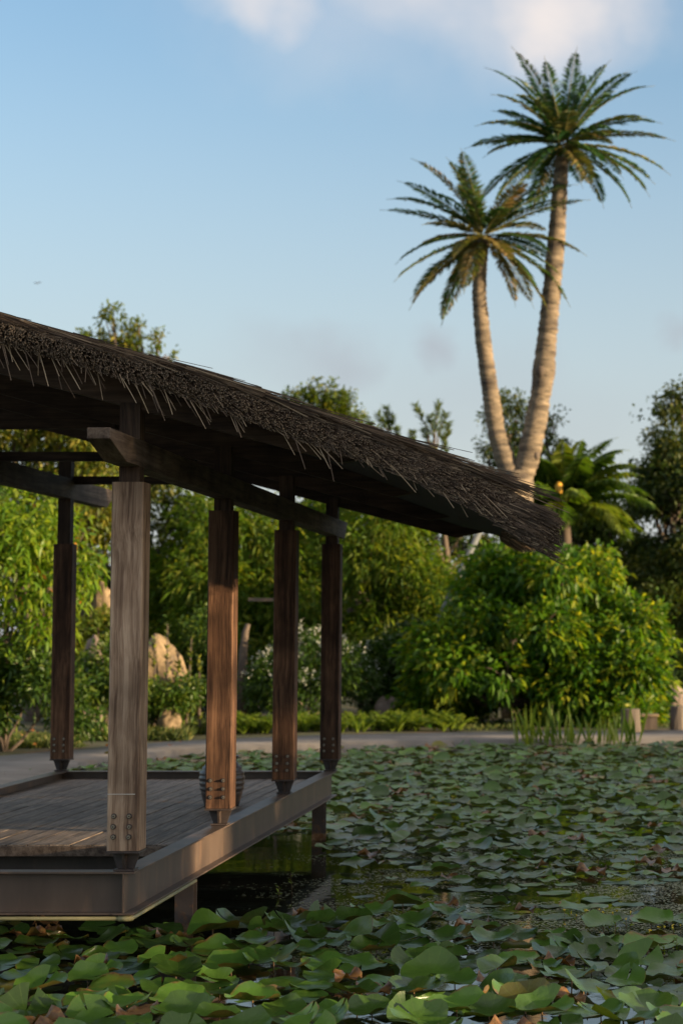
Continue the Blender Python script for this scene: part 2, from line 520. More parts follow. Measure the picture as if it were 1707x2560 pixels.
M['dry_leaf'] = foliage('orange_fallen_leaf', [(0.0, (0.25, 0.09, 0.03)), (1.0, (0.5, 0.22, 0.06))], 0.25, 0.7)


def reed_material():
    m = foliage('weathered_reed', [(0.0, (0.036, 0.024, 0.017)), (0.55, (0.16, 0.108, 0.072)), (1.0, (0.52, 0.39, 0.25))], 0.0, 0.6, None, 0.3)
    return m


M['reed'] = reed_material()
M['reed_cut'] = surface('pale_reed_cut', (0.2, 0.16, 0.12), (0.6, 0.5, 0.38), 60.0, 0.8, 0.0)
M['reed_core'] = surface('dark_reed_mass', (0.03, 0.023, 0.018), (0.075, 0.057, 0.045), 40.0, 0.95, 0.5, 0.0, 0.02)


def pad_material(name, base, yellow=0.0, brown=0.0):
    m, nt, N, L, bs = new_mat(name)
    rim = N('ShaderNodeAttribute'); rim.attribute_name = 'rim'
    rnd = N('ShaderNodeAttribute'); rnd.attribute_name = 'tint'
    oi = N('ShaderNodeObjectInfo')
    tc = N('ShaderNodeTexCoord')
    ad = N('ShaderNodeMath'); ad.operation = 'ADD'
    L(rnd.outputs['Fac'], ad.inputs[0]); L(oi.outputs['Random'], ad.inputs[1])
    fr = N('ShaderNodeMath'); fr.operation = 'FRACT'
    L(ad.outputs[0], fr.inputs[0])
    geo = N('ShaderNodeNewGeometry')
    n1 = N('ShaderNodeTexNoise'); n1.inputs['Scale'].default_value = 9.0; n1.inputs['Detail'].default_value = 5
    L(geo.outputs['Position'], n1.inputs['Vector'])
    n2 = N('ShaderNodeTexNoise'); n2.inputs['Scale'].default_value = 34.0; n2.inputs['Detail'].default_value = 4
    L(geo.outputs['Position'], n2.inputs['Vector'])
    d = [c * 0.42 for c in base]; l = [c * 1.5 for c in base]
    r = ramp_node(nt, [(0.0, d), (0.5, base), (0.86, l), (1.0, (base[0] * 2.6 + 0.03, base[1] * 1.5, base[2] * 1.1))])
    # between-pad and in-pad variation
    mixf = N('ShaderNodeMath'); mixf.operation = 'MULTIPLY_ADD'
    L(n1.outputs['Fac'], mixf.inputs[0]); mixf.inputs[1].default_value = 0.5
    sh = N('ShaderNodeMath'); sh.operation = 'MULTIPLY_ADD'
    L(fr.outputs[0], sh.inputs[0]); sh.inputs[1].default_value = 0.85; sh.inputs[2].default_value = -0.2
    L(sh.outputs[0], mixf.inputs[2])
    L(mixf.outputs[0], r.inputs['Fac'])
    # brown, torn-looking rim and blotches
    ed = N('ShaderNodeMath'); ed.operation = 'MULTIPLY_ADD'
    L(n1.outputs['Fac'], ed.inputs[0]); ed.inputs[1].default_value = 0.75; L(rim.outputs['Fac'], ed.inputs[2])
    e2 = N('ShaderNodeMath'); e2.operation = 'MULTIPLY_ADD'
    L(fr.outputs[0], e2.inputs[0]); e2.inputs[1].default_value = 0.3; L(ed.outputs[0], e2.inputs[2])
    mr = N('ShaderNodeMapRange'); mr.inputs['From Min'].default_value = 1.56 - brown; mr.inputs['From Max'].default_value = 1.70 - brown
    L(e2.outputs[0], mr.inputs['Value'])
    bcol = ramp_node(nt, [(0.35, (0.09, 0.04, 0.02)), (0.65, (0.24, 0.13, 0.045))])
    L(n2.outputs['Fac'], bcol.inputs['Fac'])
    mx = N('ShaderNodeMix'); mx.data_type = 'RGBA'
    L(mr.outputs[0], mx.inputs['Factor']); L(r.outputs[0], mx.inputs['A']); L(bcol.outputs[0], mx.inputs['B'])
    # underside: reddish ochre
    un = N('ShaderNodeMix'); un.data_type = 'RGBA'
    L(geo.outputs['Backfacing'], un.inputs['Factor']); L(mx.outputs['Result'], un.inputs['A'])
    ucol = ramp_node(nt, [(0.3, (0.06, 0.07, 0.02)), (0.7, (0.15, 0.085, 0.03))])
    L(n1.outputs['Fac'], ucol.inputs['Fac']); L(ucol.outputs[0], un.inputs['B'])
    L(un.outputs['Result'], bs.inputs['Base Color'])
    # radiating veins
    tn = N('ShaderNodeAttribute'); tn.attribute_name = 'turn'
    v1 = N('ShaderNodeMath'); v1.operation = 'MULTIPLY'; v1.inputs[1].default_value = 7.0
    L(tn.outputs['Fac'], v1.inputs[0])
    v2 = N('ShaderNodeMath'); v2.operation = 'SINE'; L(v1.outputs[0], v2.inputs[0])
    v3 = N('ShaderNodeMath'); v3.operation = 'ABSOLUTE'; L(v2.outputs[0], v3.inputs[0])
    v4 = N('ShaderNodeMapRange'); v4.inputs['From Min'].default_value = 0.0; v4.inputs['From Max'].default_value = 0.16
    v4.inputs['To Min'].default_value = 1.0; v4.inputs['To Max'].default_value = 0.0
    L(v3.outputs[0], v4.inputs['Value'])
    v5 = N('ShaderNodeMath'); v5.operation = 'MULTIPLY'; v5.inputs[1].default_value = 0.35
    L(v4.outputs[0], v5.inputs[0])
    vm = N('ShaderNodeMix'); vm.data_type = 'RGBA'
    L(v5.outputs[0], vm.inputs['Factor']); L(un.outputs['Result'], vm.inputs['A']); vm.inputs['B'].default_value = (0.13, 0.2, 0.05, 1)
    L(vm.outputs['Result'], bs.inputs['Base Color'])
    bs.inputs['Roughness'].default_value = 0.3
    bs.inputs['Specular IOR Level'].default_value = 0.42
    b = N('ShaderNodeBump'); b.inputs['Strength'].default_value = 0.25; b.inputs['Distance'].default_value = 0.01
    L(n2.outputs['Fac'], b.inputs['Height']); L(b.outputs[0], bs.inputs['Normal'])
    tr = N('ShaderNodeBsdfTranslucent')
    hs = N('ShaderNodeMix'); hs.data_type = 'RGBA'; hs.blend_type = 'MULTIPLY'; hs.inputs['Factor'].default_value = 1.0
    L(mx.outputs['Result'], hs.inputs['A']); hs.inputs['B'].default_value = (1.8, 1.5, 0.5, 1)
    L(hs.outputs['Result'], tr.inputs['Color'])
    ms = N('ShaderNodeMixShader'); ms.inputs['Fac'].default_value = 0.15
    L(bs.outputs[0], ms.inputs[1]); L(tr.outputs[0], ms.inputs[2])
    L(ms.outputs[0], nt.nodes['Material Output'].inputs['Surface'])
    return m


M['pad'] = pad_material('green_lily_leaf', (0.062, 0.132, 0.02))
M['pad_yellow'] = pad_material('yellowing_lily_leaf', (0.15, 0.15, 0.03), brown=0.05)
M['pad_dry'] = pad_material('dry_lily_leaf', (0.16, 0.085, 0.035), brown=0.4)


def water_material():
    m, nt, N, L, bs = new_mat('pond_water')
    bs.inputs['Base Color'].default_value = (0.012, 0.014, 0.008, 1)
    bs.inputs['Roughness'].default_value = 0.04
    bs.inputs['IOR'].default_value = 1.333
    bs.inputs['Specular IOR Level'].default_value = 0.5
    tc = N('ShaderNodeTexCoord')
    n = N('ShaderNodeTexNoise'); n.inputs['Scale'].default_value = 3.5; n.inputs['Detail'].default_value = 3
    L(tc.outputs['Object'], n.inputs['Vector'])
    b = N('ShaderNodeBump'); b.inputs['Strength'].default_value = 0.05; b.inputs['Distance'].default_value = 0.03
    L(n.outputs['Fac'], b.inputs['Height']); L(b.outputs[0], bs.inputs['Normal'])
    return m


M['water'] = water_material()

# ------------------------------------------------------------------ ground, pond, path
POND = [(-8.4, 5.0), (-8.2, 12), (-7.5, 18), (-7.2, 24), (-7.55, 27.5), (-7.8, 30.0), (-7.0, 33.2), (-3.9, 35.6), (-0.4, 36.45), (4.0, 36.8), (9.0, 35.5), (10.0, 28), (10.0, 12), (9.5, 5.0)]


def pond_sd(x, y):
    """signed distance to the pond edge, negative inside"""
    x = np.asarray(x, float); y = np.asarray(y, float)
    best = np.full(x.shape, 1e9)
    inside = np.zeros(x.shape, bool)
    n = len(POND)
    for i in range(n):
        ax, ay = POND[i]; bx, by = POND[(i + 1) % n]
        dx, dy = bx - ax, by - ay
        t = np.clip(((x - ax) * dx + (y - ay) * dy) / (dx * dx + dy * dy), 0, 1)
        best = np.minimum(best, np.hypot(x - ax - t * dx, y - ay - t * dy))
        cond = ((ay > y) != (by > y)) & (x < (bx - ax) * (y - ay) / (by - ay + 1e-12) + ax)
        inside ^= cond
    return np.where(inside, -best, best)


def ground_z(x, y):
    sd = pond_sd(x, y)
    t = np.clip((sd + 0.25) / 0.6, 0, 1)
    t = t * t * (3 - 2 * t)
    z = -0.5 + 0.58 * t
    far = np.clip((np.asarray(y, float) - 41.0) / 20.0, 0, 1)
    z = z + 0.15 * np.clip(far * (np.asarray(x) < -4), 0, 1)
    z = z + 0.03 * np.sin(np.asarray(x) * 0.9) * np.sin(np.asarray(y) * 0.7) * (t > 0.99)
    return z


def grid_axis(lo, hi, step, outer):
    a = list(np.arange(lo, hi + 1e-6, step))
    return np.array([-o + lo for o in outer[::-1]] + a + [hi + o for o in outer])


gx = grid_axis(-24, 20, 0.5, [3, 8, 20, 50, 120, 300, 700])
gy = grid_axis(-6, 62, 0.5, [3, 8, 20, 50, 120, 300, 700])
GX, GY = np.meshgrid(gx, gy)
GZ = ground_z(GX, GY)
V = np.stack([GX.ravel(), GY.ravel(), GZ.ravel()], 1)
nx, ny = len(gx), len(gy)
I = (np.arange(ny - 1)[:, None] * nx + np.arange(nx - 1)[None, :]).ravel()
F = np.stack([I, I + 1, I + nx + 1, I + nx], 1)
g = bpy.data.objects.new('ground', np_mesh('ground', V, F, M['ground'], smooth=True))
link(g); tag(g, kind='structure')

w = MB()
w.add([(-14, 2, 0), (14, 2, 0), (14, 40, 0), (-14, 40, 0)], [(0, 1, 2, 3)])
wo = w.build('pond_water', M['water'], None, (0, 20, 0)); tag(wo, kind='structure')

# concrete path along the far and left bank
near = [(-9.0, 8), (-7.7, 18), (-7.4, 24), (-7.75, 27.5), (-8.0, 30.0), (-7.2, 33.3), (-4.0, 35.7), (-0.4, 36.55), (4.0, 36.9), (9, 37.6), (16, 39.9)]
farp = [(-16.5, 9), (-13.6, 18), (-12.8, 24), (-9.9, 30.2), (-8.6, 33.4), (-7.6, 35.5), (-5.2, 37.6), (-2.6, 38.5), (1.2, 39.3), (8, 40.4), (16, 42.5)]
def resample(p, n):
    p = np.array(p, float)
    d = np.concatenate([[0], np.cumsum(np.hypot(*np.diff(p, axis=0).T))])
    s = np.linspace(0, d[-1], n)
    return np.stack([np.interp(s, d, p[:, 0]), np.interp(s, d, p[:, 1])], 1)
nr, fr_ = resample(near, 60), resample(farp, 60)
V, F = [], []
for (a, b) in zip(nr, fr_):
    V += [(a[0], a[1], -0.25), (a[0], a[1], 0.115), (b[0], b[1], 0.135), (b[0], b[1], 0.0)]
for i in range(59):
    k = i * 4
    F += [(k, k + 4, k + 5, k + 1), (k + 1, k + 5, k + 6, k + 2), (k + 2, k + 6, k + 7, k + 3)]
po = bpy.data.objects.new('path', np_mesh('path', V, F, M['concrete'])); link(po); tag(po, kind='structure')

V, F = [], []
for i, y in enumerate(np.linspace(44, 75, 12)):
    V += [(-1.0, y, 0.165 + 0.004 * (i % 2)), (14, y, 0.165)]
for i in range(11):
    F.append((2 * i, 2 * i + 1, 2 * i + 3, 2 * i + 2))
lo_ = bpy.data.objects.new('lawn', np_mesh('lawn', V, F, M['lawn'])); link(lo_); tag(lo_, kind='structure')

# ------------------------------------------------------------------ pavilion
FR = [12.0, 14.83, 17.67, 20.5]       # the four frames
XR, XL = -2.915, -5.65                # right and left post rows
pav = thing('thatched_pavilion', 'dark timber pavilion with thatched roof standing on a steel framed deck over the pond', 'pavilion', (-4.3, 12.0, 0))


def post_meshes():
    b = MB(); c = 0.008; h = 0.095
    oct_ = [(-h + c, -h), (h - c, -h), (h, -h + c), (h, h - c), (h - c, h), (-h + c, h), (-h, h - c), (-h, -h + c)]
    b.prism(oct_, 2, 0.0, 2.185)
    return b


pm_grey = post_meshes().mesh('post', M['post_grey'])
pm_brown = post_meshes().mesh('post', M['post_brown'])
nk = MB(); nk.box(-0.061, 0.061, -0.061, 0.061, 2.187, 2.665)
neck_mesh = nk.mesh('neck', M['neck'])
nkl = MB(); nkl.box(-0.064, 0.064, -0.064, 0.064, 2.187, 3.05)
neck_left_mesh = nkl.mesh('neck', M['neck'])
sh = MB()
sh.box(-0.098, 0.098, -0.098, 0.098, -0.014, -0.002)
trap = [(-0.085, -0.014), (0.085, -0.014), (0.05, -0.112), (-0.05, -0.112)]
sh.prism(trap, 1, -0.007, 0.007)
trap2 = [(-0.085, -0.0145), (0.085, -0.0145), (0.05, -0.1115), (-0.05, -0.1115)]
sh.prism(trap2, 0, -0.0075, 0.0075)
sh.box(-0.06, 0.06, -0.06, 0.06, -0.124, -0.113)
shoe_mesh = sh.mesh('shoe', M['shoe'])
bt = MB()
hexp = lambda r, n=6: [(r * math.cos(2 * PI * k / n + 0.2), r * math.sin(2 * PI * k / n + 0.2)) for k in range(n)]
bt.prism(hexp(0.0165, 12), 1, -0.003, 0.0, 1)
bt.prism(hexp(0.0105), 1, -0.014, -0.003)
bt.prism(hexp(0.0055, 8), 1, -0.02, -0.014, 1)
bolt_mesh = bt.mesh('bolt', [M['bolt'], M['shoe']])


def add_post(x, y, me, label=None, left=False):
    p = bpy.data.objects.new('post', me)
    link(p, pav, (x, y, 0.765))
    if label: p['label'] = label
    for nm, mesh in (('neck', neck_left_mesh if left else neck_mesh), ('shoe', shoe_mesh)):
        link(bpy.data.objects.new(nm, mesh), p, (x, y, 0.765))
    for bx in (-0.053, 0.04):
        for bz in (0.082, 0.142, 0.204):
            link(bpy.data.objects.new('bolt', bolt_mesh), p, (x + bx + random.uniform(-.003, .003), y - 0.0955, 0.765 + bz))
    return p


p1 = add_post(XR, FR[0], pm_grey, 'pale weathered corner post nearest the camera with a white scratch across it')
sc_ = MB(); sc_.box(XR - 0.092, XR + 0.07, FR[0] - 0.0975, FR[0] - 0.0945, 1.096, 1.100)
sc_.build('scratch', M['chalk'], p1)
for k in (1, 2, 3):
    add_post(XR, FR[k], pm_brown)
for k in range(4):
    add_post(XL, FR[k], pm_brown, None, True)

# plates on the posts, rafters, ties
b = MB(); b.prism([(11.22, 3.206), (11.22, 3.143), (11.61, 3.045), (20.95, 3.03), (21.15, 3.19), (21.15, 3.206)], 0, XR - 0.066, XR + 0.066)
b.build('plate_beam', M['beam'], pav, bevel=0.004)
b = MB(); b.prism([(9.3, 3.62), (9.3, 3.55), (9.7, 3.415), (21.9, 3.415), (22.2, 3.55), (22.2, 3.62)], 0, XL - 0.066, XL + 0.066)
b.build('plate_beam', M['beam'], pav, bevel=0.004)


RDROP = 0.0


def rafter_bottom(x): return 3.70 - RDROP - 0.262 * (x + 4.0)


for k, y in enumerate(FR):
    b = MB()
    xs = -1.65
    RDROP = (0.015, 0.03, 0.05, 0.067)[k]
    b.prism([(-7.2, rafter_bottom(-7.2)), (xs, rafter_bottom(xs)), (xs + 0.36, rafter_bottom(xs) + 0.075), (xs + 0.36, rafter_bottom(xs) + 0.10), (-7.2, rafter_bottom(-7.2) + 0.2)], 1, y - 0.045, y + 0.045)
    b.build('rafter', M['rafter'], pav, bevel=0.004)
for y in FR[1:]:
    b = MB(); b.box(-7.0, -3.75, y + 0.07, y + 0.16, 3.575, 3.655)
    b.build('tie_beam', M['rafter'], pav)

# thatch: a solid core with reeds bedded on it
XT = [-8.2, -3.54, -2.54, -1.99, -1.29, -0.79, -0.34]
ZT = [world_point(0, 784, 11.5).z + 0.285 * 4.66] + [world_point(u, v, 11.5).z for u, v in ((0, 790), (435, 910), (675, 995), (980, 1093), (1197, 1180), (1390, 1292))]
YV, YB = 11.62, 21.2


def thatch_top(x, y):
    """upper surface of the thatch; the front right corner sags"""
    t = (y - 11.5) / (YB - 11.5)
    xe = -0.34 + (-1.0 + 0.34) * t               # eave runs back to the left
    xs = -0.34 + (x - xe) if x > -2.0 else x
    if x > -2.0:
        k = (x + 2.0) / (xe + 2.0)
        xs = -2.0 + k * (-0.34 + 2.0)
    z = float(np.interp(xs, XT, ZT))
    flat = 3.42 - 0.30 * (x + 2.0)
    return z * (1 - t) + max(z, min(flat, z + 0.4)) * t, xe


core = MB()
NXs, NYs = 28, 9
grid_t, grid_b = [], []
for j in range(NYs + 1):
    y = YV + 0.10 + (YB - YV - 0.1) * j / NYs
    _, xe = thatch_top(-1.0, y)
    for i in range(NXs + 1):
        x = -8.2 + (xe - 0.10 + 8.2) * i / NXs
        zt, _ = thatch_top(x, y)
        th = 0.14 + 0.01 * max(0.0, (x + 1.4) / 1.05) + 0.03 * max(0.0, min(1.0, (x + 3.7) / 3.2)) - 0.06 * max(0, (i / NXs - 0.93) / 0.07)
        grid_t.append((x, y, zt - 0.035)); grid_b.append((x, y, zt - th))
n = len(grid_t); W1 = NXs + 1
fs, under = [], []
for j in range(NYs):
    for i in range(NXs):
        a = j * W1 + i
        fs.append((a, a + 1, a + W1 + 1, a + W1))
        under.append((n + a, n + a + W1, n + a + W1 + 1, n + a + 1))
for i in range(NXs):
    fs.append((i, n + i, n + i + 1, i + 1))
    a = NYs * W1 + i
    fs.append((a, a + 1, n + a + 1, n + a))
for j in range(NYs):
    a = j * W1
    fs.append((a, a + W1, n + a + W1, n + a))
    a += NXs
    fs.append((a, n + a, n + a + W1, a + W1))
core.add(grid_t + grid_b, fs)
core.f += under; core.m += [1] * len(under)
thatch = core.build('thatch', [M['reed_core'], M['underside_shade']], pav, smooth=False)


def reed_geom(base, d, L, r, bend=0.0, seg=1):
    """three-sided reed; returns verts, faces (tris)"""
    d = d.normalized()
    a = d.cross(Vector((0.2, 0.9, 0.4))).normalized(); bb = d.cross(a)
    vs = []
    for s in range(seg + 1):
        t = s / seg
        c = base + d * (L * t) + Vector((0, 0, -bend * L * t * t))
        rr = r * (1 - 0.25 * t)
        for j in range(3):
            th = 2 * PI * j / 3 + 0.3
            vs.append(c + (a * math.cos(th) + bb * math.sin(th)) * rr)
    fs, mi = [], []
    for s in range(seg):
        for j in range(3):
            p, q = s * 3 + j, s * 3 + (j + 1) % 3
            fs += [(p, q, q + 3), (p, q + 3, p + 3)]; mi += [0, 0]
    fs.append((seg * 3, seg * 3 + 1, seg * 3 + 2)); mi.append(1)
    return vs, fs, mi


RV, RF, RM, RT = [], [], [], []


def put_reed(base, d, L, r, bend=0.0, seg=1, tint=None):
    vs, fs, mi = reed_geom(base, d, L, r, bend, seg)
    n0 = len(RV)
    RV.extend([tuple(p) for p in vs]); RF.extend([tuple(i + n0 for i in f) for f in fs]); RM.extend(mi)
    t = random.betavariate(1.6, 2.6) if tint is None else tint
    RT.extend([t] * len(fs))


R_ = random.Random(5)
# gable verge: reeds laid down the slope on top, cut butts facing out below them
for k in range(17000):
    x = R_.uniform(-5.2, -0.34)
    s = R_.random() ** 1.15
    zt, xe = thatch_top(x, 11.6)
    e = 0.06 * math.sin(x * 5.1) + 0.04 * math.sin(x * 11.7 + 1)      # uneven edge
    w_ = max(0.0, min(1.0, (x + 3.7) / 3.2))                 # 0 left, 1 at the tip
    ang = s * 1.85
    yy = YV + 0.10 - 0.15 * math.sin(ang) - 0.15 * e
    zz = zt - 0.012 - (0.145 + 0.055 * w_ + 0.05 * max(0.0, (x + 1.4) / 1.05)) * (1 - math.cos(ang)) / 1.28
    dn = 0.28 + 0.14 * w_
    if s < 0.3 + 0.1 * math.sin(x * 3.3):
        d = Vector((1.0, -0.12 - 0.4 * s, -dn))
        L, out = R_.uniform(0.14, 0.30), 0.6
    elif s < 0.86:
        d = Vector((0.22 + 0.75 * w_, -1.0 + 0.45 * w_, -0.16 - 0.2 * w_ - 0.25 * (s - 0.3)))
        L, out = R_.uniform(0.08, 0.15), 0.62
    else:
        d = Vector((0.3 + 0.6 * w_, -0.7 + 0.25 * w_, -0.4))
        L, out = R_.uniform(0.06, 0.10), 0.6
    d = d + Vector((R_.gauss(0, .10), R_.gauss(0, .09), R_.gauss(0, .08)))
    base = Vector((x, yy, zz)) - d.normalized() * (L * out)
    over = base.x + d.normalized().x * L - (xe + 0.03 + R_.gauss(0, .012))       # cut blunt at the corner
    if over > 0: L = max(0.03, L - over / max(0.3, d.normalized().x))
    put_reed(base, d, L, R_.uniform(0.0022, 0.0042), 0.0, 1, R_.betavariate(1.9, 2.0) if s < 0.35 else R_.betavariate(1.3, 2.7))
# long reeds lying over the top edge
for k in range(900):
    x = R_.uniform(-5.2, -0.75)
    zt, xe = thatch_top(x, 11.6)
    put_reed(Vector((x, YV + R_.uniform(-0.03, 0.18), zt + R_.uniform(-0.012, 0.022))), Vector((1, -0.1 + R_.gauss(0, .06), -0.31 + R_.gauss(0, .05))), R_.uniform(0.2, 0.55), R_.uniform(0.0025, 0.004), R_.uniform(0.0, 0.06), 2)
# the drooping corner and the eave that runs back from it
for k in range(8000):
    t = R_.random() ** 2.4
    y = YV + 0.02 + (YB - YV) * t
    s = R_.random()
    zt, xe = thatch_top(-0.5, y)
    ztt, _ = thatch_top(xe - 0.02, y)
    front = max(0.0, 1 - (y - YV) / 0.5)
    base = Vector((xe - R_.uniform(0.13, 0.38 - 0.14 * s) + 0.08 * (0.5 - abs(s - 0.45)), y - 0.08 * front * R_.random(), ztt + 0.075 - 0.17 * s))
    d = Vector((0.9, -0.25 * front + R_.gauss(0, .12), -0.40 - 0.14 * s + R_.gauss(0, .08)))
    L = R_.uniform(0.09, 0.16)
    over = base.x + d.normalized().x * L - (xe + 0.035 + R_.gauss(0, .012))
    if over > 0: L = max(0.03, L - over / max(0.3, d.normalized().x))
    put_reed(base, d, L, R_.uniform(0.0024, 0.0045))
# short dangling fringe under the verge
for k in range(130):
    x = R_.uniform(-3.7, -0.45)
    zt, xe = thatch_top(x, 11.6)
    wgt = max(0.0, min(1.0, (x + 3.6) / 3.3))
    d = Vector((0.28 + 0.5 * wgt, -0.15, -0.62)) + Vector((R_.gauss(0, .17), R_.gauss(0, .15), R_.gauss(0, .12)))
    put_reed(Vector((x, YV - R_.uniform(0.0, 0.08), zt - R_.uniform(0.10, 0.17))), d, R_.uniform(0.04, 0.11), R_.uniform(0.002, 0.0032), 0.05, 1, R_.uniform(0.2, 0.9))
me = bpy.data.meshes.new('reed_bundle')
me.from_pydata(RV, [], RF)
me.materials.append(M['reed']); me.materials.append(M['reed_cut'])
me.polygons.foreach_set('material_index', RM)
at = me.attributes.new('tint', 'FLOAT', 'FACE'); at.data.foreach_set('value', RT)
me.update()
rb = bpy.data.objects.new('reed_bundle', me)
link(rb, thatch); rb['kind'] = 'stuff'
# the longest stray reeds, each on its own
for k in range(80):
    x = -3.65 + 3.0 * (k / 80 + 0.03 * R_.gauss(0, 1)) + (0.1 * math.sin(k * 1.7))
    zt, xe = thatch_top(x, 11.6)
    wgt = max(0.0, min(1.0, (x + 3.6) / 3.3))
    d = Vector((0.22 + 0.5 * wgt, -0.12, -0.62)) + Vector((R_.gauss(0, .14), R_.gauss(0, .12), R_.gauss(0, .1)))
    vs, fs, mi = reed_geom(Vector((0, 0, 0)), d, R_.uniform(0.13, 0.26), R_.uniform(0.0024, 0.0036), 0.06, 3)
    rm = bpy.data.meshes.new('reed'); rm.from_pydata(vs, [], fs)
    rm.materials.append(M['reed']); rm.materials.append(M['reed_cut']); rm.polygons.foreach_set('material_index', mi)
    at = rm.attributes.new('tint', 'FLOAT', 'FACE'); at.data.foreach_set('value', [R_.uniform(0.25, 1.0)] * len(fs))
    rm.update()
    link(bpy.data.objects.new('reed', rm), thatch, (x, YV - R_.uniform(0.0, 0.06), zt - R_.uniform(0.10, 0.17)))

# ---- steel frame, deck, stilts
ZB0, ZB1 = 0.385, 0.638


def ibeam(x0, x1, y0, y1, along):
    b = MB(); tf, tw, hw = 0.011, 0.009, 0.064
    if along == 'y':
        xc = (x0 + x1) / 2
        b.box(xc - hw, xc + hw, y0, y1, ZB1 - tf, ZB1)
        b.box(xc - hw, xc + hw, y0, y1, ZB0, ZB0 + tf)
        b.box(xc - tw / 2, xc + tw / 2, y0 + 0.002, y1 - 0.002, ZB0 + tf, ZB1 - tf)
    else:
        yc = (y0 + y1) / 2
        b.box(x0, x1, yc - hw, yc + hw, ZB1 - tf, ZB1)
        b.box(x0, x1, yc - hw, yc + hw, ZB0, ZB0 + tf)
        b.box(x0 - 0.06, x1 + 0.06, yc - tw / 2, yc + tw / 2, ZB0 + tf + 0.001, ZB1 - tf - 0.001)
    return b.build('steel_beam', M['steel'], pav, bevel=0.0015)


ibeam(XR, XR, 11.93, 20.57, 'y')
ibeam(XL, XL, 11.93, 20.57, 'y')
ibeam(XL + 0.066, XR - 0.066, FR[0], FR[0], 'x')
ibeam(XL + 0.066, XR - 0.066, FR[3], FR[3], 'x')
deck = MB()
deck.box(XL + 0.07, XR - 0.067, 14.30, 14.309, 0.30, 0.525)
deck.box(XL + 0.07, XR - 0.067, 14.24, 14.30, 0.514, 0.525)
for y in (15.6, 16.9, 18.2, 19.5):
    deck.box(XL + 0.07, XR - 0.067, y, y + 0.06, 0.43, 0.525)
deck_o = deck.build('deck', M['steel'], pav)
npl = 18
x0, x1 = XL + 0.012, XR - 0.012
wpl = (x1 - x0) / npl
plank_meshes = {}
for i in range(npl):
    cut = 17.28 if i % 2 else 18.23
    for (ya, yb) in ((14.15, cut - 0.002), (cut + 0.002, 20.43)):
        dz = R_.uniform(-0.002, 0.002)
        b = MB(); b.box(x0 + i * wpl + 0.005, x0 + (i + 1) * wpl - 0.005, ya, yb, 0.526 + dz, 0.563 + dz)
        b.build('plank', M['plank'], deck_o, bevel=0.003)
b = MB(); b.box(x0 + 0.05, x1 - 0.05, 14.108, 14.147, 0.487, 0.556)
b.build('fascia_board', M['beam'], deck_o, bevel=0.003)


def stilt(x, y, label=None):
    b = MB(); h = 0.0625
    b.box(x - h, x + h, y - h, y - h + 0.009, -0.45, ZB0 - 0.001)
    b.box(x - h, x + h, y + h - 0.009, y + h, -0.45, ZB0 - 0.001)
    b.box(x - 0.004, x + 0.004, y - h + 0.009, y + h - 0.009, -0.45, ZB0 - 0.001)
    o = b.build('stilt', M['steel_leg'], pav)
    return o


for y in (13.82, 19.95):
    for x in (XR - 0.03, XL): stilt(x, y)
pp = MB()
pz = ZB0 - 0.022
pp.tube([(XL, 11.955, pz), (XR + 0.02, 11.955, pz), (XR + 0.045, 11.985, pz), (XR + 0.047, 12.03, pz), (XR + 0.047, 13.75, pz)], 0.0125, 10)
pp.tube([(XR - 0.03, 11.955, pz), (XR + 0.02, 11.955, pz), (XR + 0.045, 11.985, pz)], 0.0175, 10)
pp.build('conduit_pipe', M['pipe'], pav, smooth=True)

# ---- jar on the deck
jc = (-3.39, 17.3, 0.5655)
prof = [(0.0, 0.0), (0.142, 0.0), (0.148, 0.008)]
for k in range(1, 33):
    t = k / 32
    r = 0.148 + 0.045 * math.sin(min(1, t / 0.66) * PI / 2) if t < 0.66 else 0.193 - 0.058 * ((t - 0.66) / 0.34) ** 1.7
    prof.append((r + 0.0035 * (1 if k % 4 < 2 else -1) * (t > 0.3), 0.008 + 0.358 * t))
prof += [(0.126, 0.372), (0.122, 0.385), (0.126, 0.398), (0.142, 0.408), (0.146, 0.42), (0.138, 0.428), (0.118, 0.426), (0.108, 0.40), (0.0, 0.36)]
b = MB(); b.lathe(prof, jc, 36)
jar = b.build('clay_jar', M['jar'], None, jc, smooth=True)
tag(jar, 'dark brown ribbed clay jar standing on the deck behind the second post', 'jar')

# ------------------------------------------------------------------ foliage tools
def leaf_arrays(pos, d, L, W, droop, rng, tint, seg=1):
    """folded leaves: base, two sides, tip"""
    n = len(pos)
    d = d / np.linalg.norm(d, axis=1, keepdims=True)
    up = rng.normal(0, 0.55, (n, 3)) + np.array([0, 0, 1.0])
    side = np.cross(d, up); side /= np.linalg.norm(side, axis=1, keepdims=True) + 1e-9
    nr = np.cross(side, d)
    L = L[:, None]; W = W[:, None]
    dz = np.zeros((n, 3)); dz[:, 2] = -(droop * L[:, 0])
    if seg == 1:
        mid = pos + d * L * 0.45 + dz * 0.2
        V = np.stack([pos, mid + side * W / 2 + nr * W * 0.22, pos + d * L + dz, mid - side * W / 2 + nr * W * 0.22], 1).reshape(-1, 3)
        b = np.arange(n)[:, None] * 4
        F = np.concatenate([b + [0, 2, 1], b + [0, 3, 2]], 1).reshape(-1, 3)
        return V, F, np.repeat(tint, 2)
    m1 = pos + d * L * 0.33 + dz * 0.12
    m2 = pos + d * L * 0.7 + dz * 0.5
    tip = pos + d * L + dz
    V = np.stack([pos, m1 + side * W / 2, m1 - side * W / 2, m2 + side * W * 0.4, m2 - side * W * 0.4, tip], 1).reshape(-1, 3)
    b = np.arange(n)[:, None] * 6
    F = np.concatenate([b + [0, 2, 1], b + [1, 2, 4], b + [1, 4, 3], b + [3, 4, 5]], 1).reshape(-1, 3)
    return V, F, np.repeat(tint, 4)


